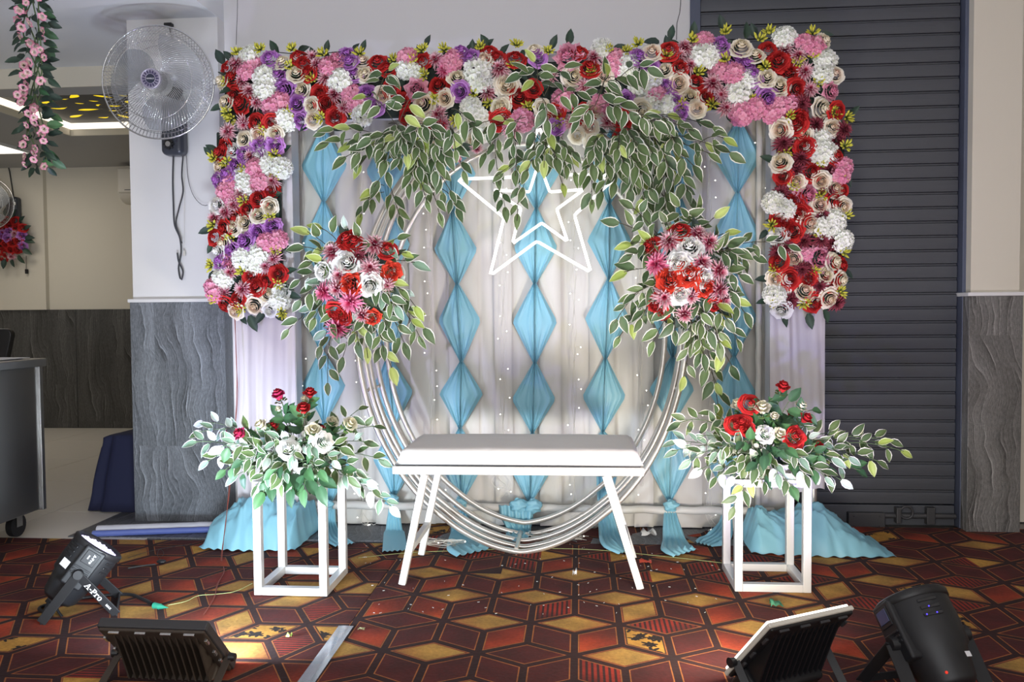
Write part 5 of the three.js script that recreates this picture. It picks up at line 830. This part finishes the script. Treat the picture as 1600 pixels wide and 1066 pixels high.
// ---------- wall fans ----------
function fanThing(label, c, n, R, zWall, dxBase, yb0, yb1, extra) {
  n.normalize(); const q = new THREE.Quaternion().setFromUnitVectors(V(0, 0, 1), n), mtx = new THREE.Matrix4().compose(c, q, V(1, 1, 1)), put = (g) => merge(g).applyMatrix4(mtx);
  const t = thing('wall_fan', label, 'fan', V(c.x + dxBase, yb0, zWall), 'wall fans');
  const guard = (name, zc, r0, tw) => {
    const g = []; for (let i = 0; i < 92; i++) { const a = i / 92 * 6.2832, pts = []; for (let j = 0; j <= 5; j++) { const s = j / 5, r = r0 + (R - r0) * s, an = a + tw * (1 - s) ** 1.2; pts.push(V(Math.cos(an) * r, Math.sin(an) * r, zc * Math.max(0, Math.cos(s * 1.5708)) ** 0.7)); } g.push(new THREE.TubeGeometry(new THREE.CatmullRomCurve3(pts), 7, 0.00115, 3)); }
    for (const s of [0.62, 0.86]) g.push(new THREE.TorusGeometry(r0 + (R - r0) * s, 0.0013, 4, 60).translate(0, 0, zc * Math.max(0, Math.cos(s * 1.5708)) ** 0.7));
    part(t, name, put(g), M.chrome);
  };
  guard('front_guard', 0.085, 0.045, 0.75); guard('rear_guard', -0.085, 0.06, -0.5);
  part(t, 'guard_rim', put([new THREE.TorusGeometry(R, 0.004, 8, 90), rbox(R - 0.004, R + 0.012, -0.014, 0.014, -0.008, 0.008, 0.003)]), M.chrome);
  for (let k = 0; k < 3; k++) {
    const g = new Grid(); g.add(10, 10, (u, v) => { const r = 0.05 + v * (R * 0.84 - 0.05), a = k * 2.0944 + 0.35 + (u - 0.5) * (1.05 + 0.55 * Math.sin(v * 2.8)) + 0.5 * v; return [Math.cos(a) * r, Math.sin(a) * r, (u - 0.5) * 0.075 * (1 - 0.45 * v) - 0.008]; });
    part(t, 'blade', put(g.done(false)), M.fanBlade);
  }
  part(t, 'hub', put([new THREE.CylinderGeometry(0.055, 0.06, 0.05, 28).rotateX(Math.PI / 2)]), M.steel);
  const cap = []; for (let i = 0; i < 16; i++) cap.push(rbox(-0.0032, 0.0032, 0.024, 0.037, 0.086, 0.0925, 0.001).rotateZ(i / 16 * 6.2832));
  part(t, 'badge_ring', put([new THREE.CylinderGeometry(0.045, 0.048, 0.012, 36).rotateX(Math.PI / 2).translate(0, 0, 0.08), new THREE.TorusGeometry(0.043, 0.0035, 8, 36).translate(0, 0, 0.087), new THREE.TorusGeometry(0.0225, 0.0022, 8, 36).translate(0, 0, 0.088)]), std([0.5, 0.47, 0.6], 0.3, 0.6));
  part(t, 'badge_slots', put(cap), std([0.06, 0.05, 0.12], 0.5));
  part(t, 'badge', put(new THREE.CylinderGeometry(0.021, 0.021, 0.006, 30).rotateX(Math.PI / 2).translate(0, 0, 0.087)), std([0.015, 0.02, 0.045], 0.35));
  if (extra) lettering(t, 'lettering', 'HAVELLS', fontS, 0.0062, c.clone().addScaledVector(n, 0.0905), V(1, 0, 0).applyQuaternion(q), V(0, 1, 0).applyQuaternion(q), M.print);
  part(t, 'motor', put([new THREE.LatheGeometry([[0.001, -0.19], [0.05, -0.185], [0.062, -0.15], [0.064, -0.09], [0.05, -0.075]].map(([r, y]) => new THREE.Vector2(r, y)), 24).rotateX(Math.PI / 2)]), M.darkGrey);
  const m0 = V(0, 0, -0.14).applyMatrix4(mtx), bx = c.x + dxBase, w = 0.058;
  part(t, 'neck', [bar(m0, V(bx, yb1 - 0.03, (zWall + m0.z) / 2 - 0.02), 0.05, 0.05, 0.01)], M.darkGrey);
  part(t, 'wall_base', [rbox(bx - w, bx + w, yb0, yb1, zWall + 0.002, zWall + 0.085, 0.028, 5), ...[-0.026, 0, 0.026].map((d) => rbox(bx + d - 0.007, bx + d + 0.007, yb0 + 0.06, yb1 - 0.02, zWall + 0.078, zWall + 0.09, 0.005))], std([0.045, 0.05, 0.065], 0.3));
  const kx = bx - 0.008, ky = yb0 + 0.05, ks = []; for (let i = 0; i < 8; i++) ks.push(rbox(-0.005, 0.005, 0, 0.027, 0, 0.012, 0.002).rotateZ(i * 0.7854).translate(kx, ky, zWall + 0.083));
  part(t, 'knob', [...ks, new THREE.CylinderGeometry(0.02, 0.022, 0.014, 20).rotateX(Math.PI / 2).translate(kx, ky, zWall + 0.09)], M.black);
  part(t, 'knob_cap', new THREE.CylinderGeometry(0.013, 0.013, 0.004, 18).rotateX(Math.PI / 2).translate(kx, ky, zWall + 0.099), M.chrome);
  if (extra) extra(t, bx);
  return t;
}
{
  const c = P(247, 129, -3.84), zw = ZP, b = P(274, 244, zw + 0.04), top = P(274, 165, zw + 0.04);
  fanThing('steel wall fan with round wire guard and black base, on the white pillar', c, V(0.1, -0.06, 1), 0.262, zw, b.x - c.x, b.y, top.y, (t) => {
    const z = zw + 0.02, c1 = [[271, 243], [270, 280], [271, 320], [273, 352], [281, 372], [283, 395], [279, 420], [283, 438], [286, 425], [279, 408], [277, 395]].map(([x, y]) => P(x, y, z)), c2 = [[286, 243], [284, 275], [286, 300], [280, 325], [275, 350], [279, 365], [284, 380]].map(([x, y], i) => P(x, y, z + (i > 3 ? 0.012 : 0)));
    part(t, 'cord', [tube(c1, 0.0042, 60, 6), tube(c2, 0.0036, 40, 6)], M.darkGrey);
    part(t, 'pull_cord', [tube([P(289, 243, z), P(288, 320, z), P(288, 385, z)], 0.001, 12, 4), new THREE.CylinderGeometry(0.004, 0.007, 0.025, 8).translate(...P(288, 396, z).toArray())], M.wire);
    part(t, 'thin_lead', tube([P(291, 243, z), P(295, 285, z), P(305, 310, z), P(318, 321, z), P(332, 318, z), P(344, 309, z + 0.1)], 0.0013, 24, 4), M.darkWire);
  });
  const hk = P(266, 40, ZP); solo('wall_hook', [rbox(hk.x - 0.02, hk.x + 0.02, hk.y - 0.008, hk.y + 0.006, ZP, ZP + 0.03, 0.003), tube([V(hk.x, hk.y, ZP + 0.015), V(hk.x + 0.01, hk.y - 0.07, ZP + 0.012), V(hk.x - 0.005, hk.y - 0.14, ZP + 0.01), V(hk.x + 0.006, hk.y - 0.2, ZP + 0.01)], 0.002, 14, 5)], M.black, 'small black hook with dangling wire on the white pillar, above the fan', 'hook', hk);
  const zf = ZF + 0.05, c2 = P(-22, 318, zf + 0.42), b2 = P(24, 352, zf + 0.04), t2 = P(24, 308, zf + 0.04), bx2 = P(22, 330, zf + 0.04).x;
  fanThing('second wall fan with black base, on the far wall above the red bouquet', c2, V(0.2, -0.05, 1), 0.235, zf, bx2 - c2.x, b2.y, t2.y, null);
  const w1 = P(12, 250, zf + 0.01); solo('fan_wire', [tube([P(20, 245, zf + 0.01), P(13, 258, zf + 0.01), P(15, 268, zf + 0.01), P(20, 300, zf + 0.02), P(22, 320, zf + 0.1)], 0.006, 20, 5)], M.darkWire, 'black wire leading up the far wall above the second fan', 'wire', w1);
  // red bouquet hung below the far fan
  const bc = P(12, 372, zf + 0.1), t = thing('wall_bouquet', 'red artificial flower bouquet hung on the far wall below the second fan', 'bouquet', V(bc.x, bc.y, zf));
  part(t, 'holder', new THREE.SphereGeometry(0.12, 14, 10).scale(1.1, 1.2, 0.5).translate(bc.x, bc.y, zf + 0.05), M.darkFoam);
  for (let i = 0; i < 30; i++) { const a = i * 2.4, r = 0.16 * Math.sqrt((i + 0.5) / 30); flower(t, pick(['R', 'R', 'R', 'R', 'M', 'C', 'P']), bc.clone().add(V(Math.cos(a) * r * 1.05, Math.sin(a) * r * 1.25, 0.05 - r * 0.35)), 14, 0.3, V(Math.cos(a) * r * 4, Math.sin(a) * r * 4, 1)); }
  for (let i = 0; i < 16; i++) { const a = i * 0.41, p = bc.clone().add(V(Math.cos(a) * 0.17, Math.sin(a) * 0.2, 0)); leafAt(t, 'dark', p, V(Math.cos(a), Math.sin(a), 0.1), 0.09); }
  const pc = P(41, 400, zf + 0.02); solo('pull_cord', [rod(pc, P(41, 422, zf + 0.02), 0.0025, 5), rbox(pc.x - 0.012, pc.x + 0.012, P(41, 428, zf).y, P(41, 421, zf).y, zf + 0.01, zf + 0.03, 0.003)], M.blackMatt, 'thin pull cord with a black end hanging below the red wall bouquet', 'cord', pc);
  // split air conditioner, cut off by the pillar
  const p0 = P(182, 262, ZF + 0.2), p1 = P(182, 302, ZF + 0.2), p2 = P(184, 316, ZF + 0.2), ac = thing('air_conditioner', 'cream split air conditioner on the far wall, half hidden behind the white pillar', 'air conditioner', V(p0.x + 0.4, p2.y, ZF));
  part(ac, 'housing', rbox(p0.x, p0.x + 0.82, p1.y, p0.y, ZF + 0.005, ZF + 0.2, 0.018, 4), M.plastic);
  const ls = new THREE.Shape(); ls.moveTo(0.19, 0); ls.quadraticCurveTo(0.16, -0.075, 0.06, -0.085); ls.lineTo(0, -0.085); ls.lineTo(0, 0);
  part(ac, 'lower_cover', new THREE.ExtrudeGeometry(ls, { depth: 0.8, bevelEnabled: false, curveSegments: 8 }).rotateY(-Math.PI / 2).translate(0.81, 0, 0).scale(1, 1, 1).translate(p0.x, p1.y, ZF + 0.005), M.plastic);
  part(ac, 'louvre', rbox(p0.x + 0.12, p0.x + 0.78, p1.y - 0.06, p1.y - 0.048, ZF + 0.1, ZF + 0.185, 0.004), M.darkGrey);
  part(ac, 'mark', rbox(p0.x + 0.07, p0.x + 0.13, p1.y + 0.025, p1.y + 0.032, ZF + 0.2, ZF + 0.202, 0.0008), M.darkGrey);
}
// ---------- hanging vine of pink blossoms ----------
{
  const blossom = rep(2, () => { const g = new Grid(); for (let i = 0; i < 6; i++) petalTo(g, 0.75, 0.45, 0.3, 0.6, i * 1.047, [0.75, 0.66, 0.6], [0.7, 0.2, 0.36], 1.2); for (let i = 0; i < 3; i++) petalTo(g, 0.35, 0.55, 0.05, 0.8, i * 2.1, [0.6, 0.55, 0.3], [0.74, 0.45, 0.52], 1); return g.done(); });
  const z = -3.2, top = V(P(52, 0, z).x, H1, z), bot = P(52, 268, z), L = top.y - bot.y, t = thing('hanging_vine', 'artificial vine of pink blossoms and dark leaves hanging from the ceiling at the left', 'artificial vine', V(top.x, bot.y, z)), st = [];
  for (let k = 0; k < 4; k++) { const pts = []; for (let i = 0; i <= 12; i++) { const s = i / 12; pts.push(V(top.x + (s > 0.02 ? 1 : 0.2) * (0.022 * Math.sin(i * 0.9 + k * 1.7) + 0.008 * (k - 1.5)), top.y - L * s * (0.86 + 0.045 * k), z + 0.02 * Math.cos(i * 1.1 + k))); } st.push(tube(pts, 0.0028, 48, 5)); }
  part(t, 'stem', st, M.stemGreen);
  for (let i = 0; i < 170; i++) { const s = (i + 0.5) / 170, y = top.y - L * s * 0.99, a = i * 2.4, r = rr(0.015, 0.055); leafAt(t, rnd() < 0.75 ? 'dark' : 'green', V(top.x + Math.cos(a) * r, y, z + Math.sin(a) * r), V(Math.cos(a), rr(-0.9, 0.2), Math.sin(a) * 0.8), 0.052); }
  for (let i = 0; i < 62; i++) { const s = (i + 0.5) / 62, side = s < 0.3 ? rr(-0.06, 0.07) : rr(-0.035, 0.075), y = top.y - L * s, p = V(top.x + side, y, z + rr(0.035, 0.07)); piece(t, 'blossom', pick(blossom), M.petal, p, eul(rr(-0.2, 0.9), rr(-0.7, 0.7), rnd() * 6), rr(0.013, 0.02)); }
}
// ---------- steel cart and the things at the left edge ----------
{
  const zf = -3.9, zn = -2.75, X = P(69, 680, zf).x, yt = P(72, 560, zf).y, yb = P(70, 794, zf).y, t = thing('steel_cart', 'stainless steel serving cart on casters at the left edge of the photo', 'cart', V(X - 0.35, 0, (zf + zn) / 2));
  part(t, 'body', rbox(X - 0.68, X - 0.012, yb, yt - 0.04, zf, zn, 0.004), new THREE.MeshPhysicalMaterial({ color: col([0.34, 0.33, 0.32]), roughness: 0.32, metalness: 0.92, anisotropy: 0.5, anisotropyRotation: Math.PI / 2, bumpMap: clothBump, bumpScale: 0.0006 }));
  part(t, 'corner_post', [rbox(X - 0.03, X, yb - 0.004, yt - 0.038, zf - 0.004, zf + 0.022, 0.003), rbox(X - 0.03, X, yb - 0.004, yt - 0.038, zn - 0.022, zn + 0.004, 0.003)], M.steel);
  part(t, 'worktop', rbox(X - 0.72, X + 0.012, yt - 0.04, yt, zf - 0.02, zn + 0.02, 0.006), M.steel);
  for (const [x, z] of [[X - 0.09, zf + 0.1], [X - 0.6, zf + 0.1], [X - 0.09, zn - 0.1], [X - 0.6, zn - 0.1]]) { const c = part(t, 'caster', [new THREE.CylinderGeometry(0.055, 0.055, 0.03, 24).rotateZ(Math.PI / 2).translate(x, 0.056, z)], M.blackMatt); part(c, 'fork', [rbox(x - 0.022, x - 0.018, 0.05, yb + 0.002, z - 0.02, z + 0.02, 0.001), rbox(x + 0.018, x + 0.022, 0.05, yb + 0.002, z - 0.02, z + 0.02, 0.001), rbox(x - 0.03, x + 0.03, yb - 0.008, yb + 0.002, z - 0.03, z + 0.03, 0.002)], M.steel); }
  const pp = V(X - 0.2, yt, zf + 0.16); for (let i = 0; i < 3; i++) solo('paper_sheet', rbox(pp.x - 0.16 + 0.02 * i, pp.x + 0.14 + 0.012 * i, yt + 0.0004 + i * 0.0025, yt + 0.0024 + i * 0.0025, pp.z - 0.1 - 0.012 * i, pp.z + 0.11, 0.0008), M.paper, ['lowest of the paper sheets stacked on the steel cart', 'middle one of the paper sheets stacked on the steel cart', 'topmost of the paper sheets stacked on the steel cart'][i], 'paper', V(pp.x, yt + i * 0.0025, pp.z), 'papers on the steel cart');
  // black chair behind it
  const cz = -4.9, r = P(22, 535, cz), tp = P(10, 515, cz).y, ch = thing('chair', 'black chair whose rounded back shows behind the steel cart at the left edge', 'chair', V(r.x - 0.24, 0, cz + 0.2));
  const bs = new THREE.Shape(); bs.moveTo(-0.17, 0); bs.lineTo(0.17, 0); bs.quadraticCurveTo(0.22, 0.2, 0.235, 0.26); bs.quadraticCurveTo(0.24, 0.3, 0.19, 0.3); bs.lineTo(-0.19, 0.3); bs.quadraticCurveTo(-0.24, 0.3, -0.235, 0.26); bs.quadraticCurveTo(-0.22, 0.2, -0.17, 0);
  part(ch, 'backrest', new THREE.ExtrudeGeometry(bs, { depth: 0.03, bevelEnabled: true, bevelSize: 0.006, bevelThickness: 0.006, bevelSegments: 2 }).translate(r.x - 0.235, tp - 0.3, cz), M.black);
  part(ch, 'seat', rbox(r.x - 0.46, r.x - 0.02, 0.42, 0.47, cz + 0.0, cz + 0.42, 0.018, 3), M.black);
  for (const [x, z] of [[r.x - 0.42, cz + 0.02], [r.x - 0.06, cz + 0.02], [r.x - 0.42, cz + 0.4], [r.x - 0.06, cz + 0.4]]) part(ch, 'leg', rod(V(x, 0, z), V(x, z < cz + 0.1 ? tp - 0.28 : 0.43, z), 0.012, 8), std([0.3, 0.17, 0.06], 0.4, 0.3));
  // box under a navy cloth, beside the pillar
  const q0 = fl(124, 802), q1 = pilL + 0.12, zf2 = q0.z - 0.02, zb2 = zf2 - 0.5, yh = P(180, 673, zf2 - 0.1).y, g = new Grid(), cxn = (q0.x + q1) / 2, czn = (zf2 + zb2) / 2, hx = (q1 - q0.x) / 2, hz = (zf2 - zb2) / 2;
  g.add(88, 24, (u, v) => { const a = u * 6.2832, k = v < 0.7 ? 1 - 0.26 * (v / 0.7) : 0.74 * Math.cos((v - 0.7) / 0.3 * 1.5708), y = v < 0.7 ? yh * 0.93 * (v / 0.7) : yh * (0.93 + 0.07 * Math.sin((v - 0.7) / 0.3 * 1.5708)), s = (x) => Math.sign(x) * Math.abs(x) ** 0.35, f = 1 + (0.05 * Math.sin(a * 9 + 2 * noise3.noise(a, v * 3, 2)) + 0.07 * fbm(Math.cos(a) * 3, Math.sin(a) * 3, v * 2, 3)) * (v < 0.72 ? 1 : 0.4); return [cxn + s(Math.cos(a)) * hx * k * f, 0.006 + y * (1 + 0.05 * Math.cos(a) * (v > 0.6 ? 1 : 0)), czn + s(Math.sin(a)) * hz * k * f]; });
  solo('covered_box', g.done(false), M.navy, 'box draped with a dark navy cloth, on the tiled floor left of the stone pillar', 'covered box', V(cxn, 0, czn));
  // rolled plastic sheeting along the carpet edge
  const ra = fl(150, 832, 0.02), rb = fl(486, 836, 0.02), zr = -4.0, tr = thing('plastic_roll', 'long roll of clear and blue plastic sheeting along the carpet edge by the stone pillar', 'roll', V((ra.x + rb.x) / 2, 0, zr));
  const za = ra.z; const mk = (dy, dz, rad) => { const gg = new Grid(), A = V(ra.x, dy, za + dz), B2 = V(rb.x, dy, zr - 0.03 + dz), d = B2.clone().sub(A), m = frameOf(d, V(0, 0, 1)).setPosition(A); gg.add(18, 60, (u, v) => { const an = u * 6.2832, rr_ = rad * (1 + 0.08 * noise3.noise(v * 30, Math.cos(an) * 2, dy * 40)), p = V(Math.cos(an) * rr_, v * d.length(), Math.sin(an) * rr_).applyMatrix4(m); return [p.x, p.y, p.z]; }); return gg.done(false); };
  part(tr, 'clear_roll', mk(0.028, -0.012, 0.022), std([0.5, 0.5, 0.56], 0.25), 'clear plastic roll'); part(tr, 'blue_roll', mk(0.02, 0.026, 0.015), std([0.1, 0.14, 0.4], 0.3), 'blue plastic roll');
}
// ---------- small things ----------
{
  const scrap = (name, label, cat, x, y, w, mat, up = 0.012) => { const c = fl(x, y), g = new Grid(); g.add(5, 4, (u, v) => [c.x + (u - 0.5) * w + 0.2 * w * noise3.noise(v * 3, u * 2, x), 0.008 + up * Math.abs(noise3.noise(u * 3, v * 3, y)) * 2, c.z + (v - 0.5) * w * 0.7]); return solo(name, g.done(false), mat, label, cat, V(c.x, 0.006, c.z)); };
  scrap('leaf_scrap', 'small bright green leaf scrap on the carpet right of the brown floodlight', 'leaf', 452, 998, 0.02, std([0.35, 0.45, 0.1], 0.6));
  scrap('leaf_scrap', 'pale dry leaf scrap beside the upper end of the clear seam tape', 'leaf', 565, 987, 0.022, std([0.4, 0.38, 0.2], 0.6), 0.006);
  scrap('plastic_scrap', 'crumpled green plastic scrap on the carpet above the glowing floodlight', 'scrap', 1213, 950, 0.045, std([0.06, 0.22, 0.13], 0.4), 0.025);
  scrap('paper_scrap', 'small white paper scrap standing on the carpet in front of the bench', 'paper scrap', 898, 902, 0.016, M.paper, 0.03);
  scrap('candy_wrapper', 'red and white candy wrapper on the carpet beside the right bench leg', 'wrapper', 1008, 881, 0.05, std([0.5, 0.06, 0.03], 0.4), 0.01);
  scrap('paper_scrap', 'white paper scrap on the carpet between left stand and bench', 'paper scrap', 570, 874, 0.018, M.paper, 0.004);
  scrap('torn_paper', 'torn white paper lying below the curtain right of the bench', 'paper scrap', 1013, 838, 0.07, M.paper, 0.03);
  const specks = []; for (let i = 0; i < 90; i++) { const p = fl(rr(560, 1130), rr(850, 960), 0.0065); specks.push(box(-0.004 * rr(0.4, 1.4), 0.004, -0.0006, 0.0006, -0.0006, 0.0006).rotateY(rnd() * 3).translate(p.x, p.y, p.z)); }
  const s = solo('lint_specks', specks, M.paper, 'tiny white lint specks strewn over the carpet around the bench', 'lint', fl(850, 900)); s.userData.kind = 'stuff';
  const z1 = ZW + 0.012, w1 = P(371, 40, z1); solo('hanging_wire', tube([P(369, 70, ZG), P(370, 40, ZG - 0.05), P(371, 10, -4.0), V(P(372, 0, -4.0).x, H2, -4.0)], 0.0014, 20, 4), M.darkWire, 'thin wire rising from the left end of the top flower garland', 'wire', w1);
  const w2 = P(1062, 20, z1); solo('hanging_wire', tube([P(1057, 62, ZG), P(1058, 35, ZG - 0.1), P(1063, 12, -4.05), V(P(1066, 0, -4.05).x, H2, -4.05)], 0.0018, 20, 4), M.darkWire, 'thin wire rising from the top flower garland near the shutter edge', 'wire', w2);
  solo('garland_wire', tube([P(436, 82, ZG + 0.06), P(460, 84, ZG + 0.05), P(500, 84, ZG + 0.05), P(530, 81, ZG + 0.05), P(560, 83, ZG + 0.04)], 0.0022, 24, 5), M.darkWire, 'black wire lying along the top edge of the flower garland near its left end', 'wire', P(500, 84, ZG));
  solo('floor_wire', tube([fl(560, 872, 0.007), fl(640, 864, 0.007), fl(900, 858, 0.007), fl(1040, 870, 0.007), fl(1130, 880, 0.007)], 0.0016, 40, 4), M.greenWire, 'thin pale wire stretched over the carpet behind the bench legs', 'wire', fl(850, 866));
}
scene.traverse((o) => { if (o.isMesh) o.castShadow = o.receiveShadow = true; });
renderer.render(scene, camera);
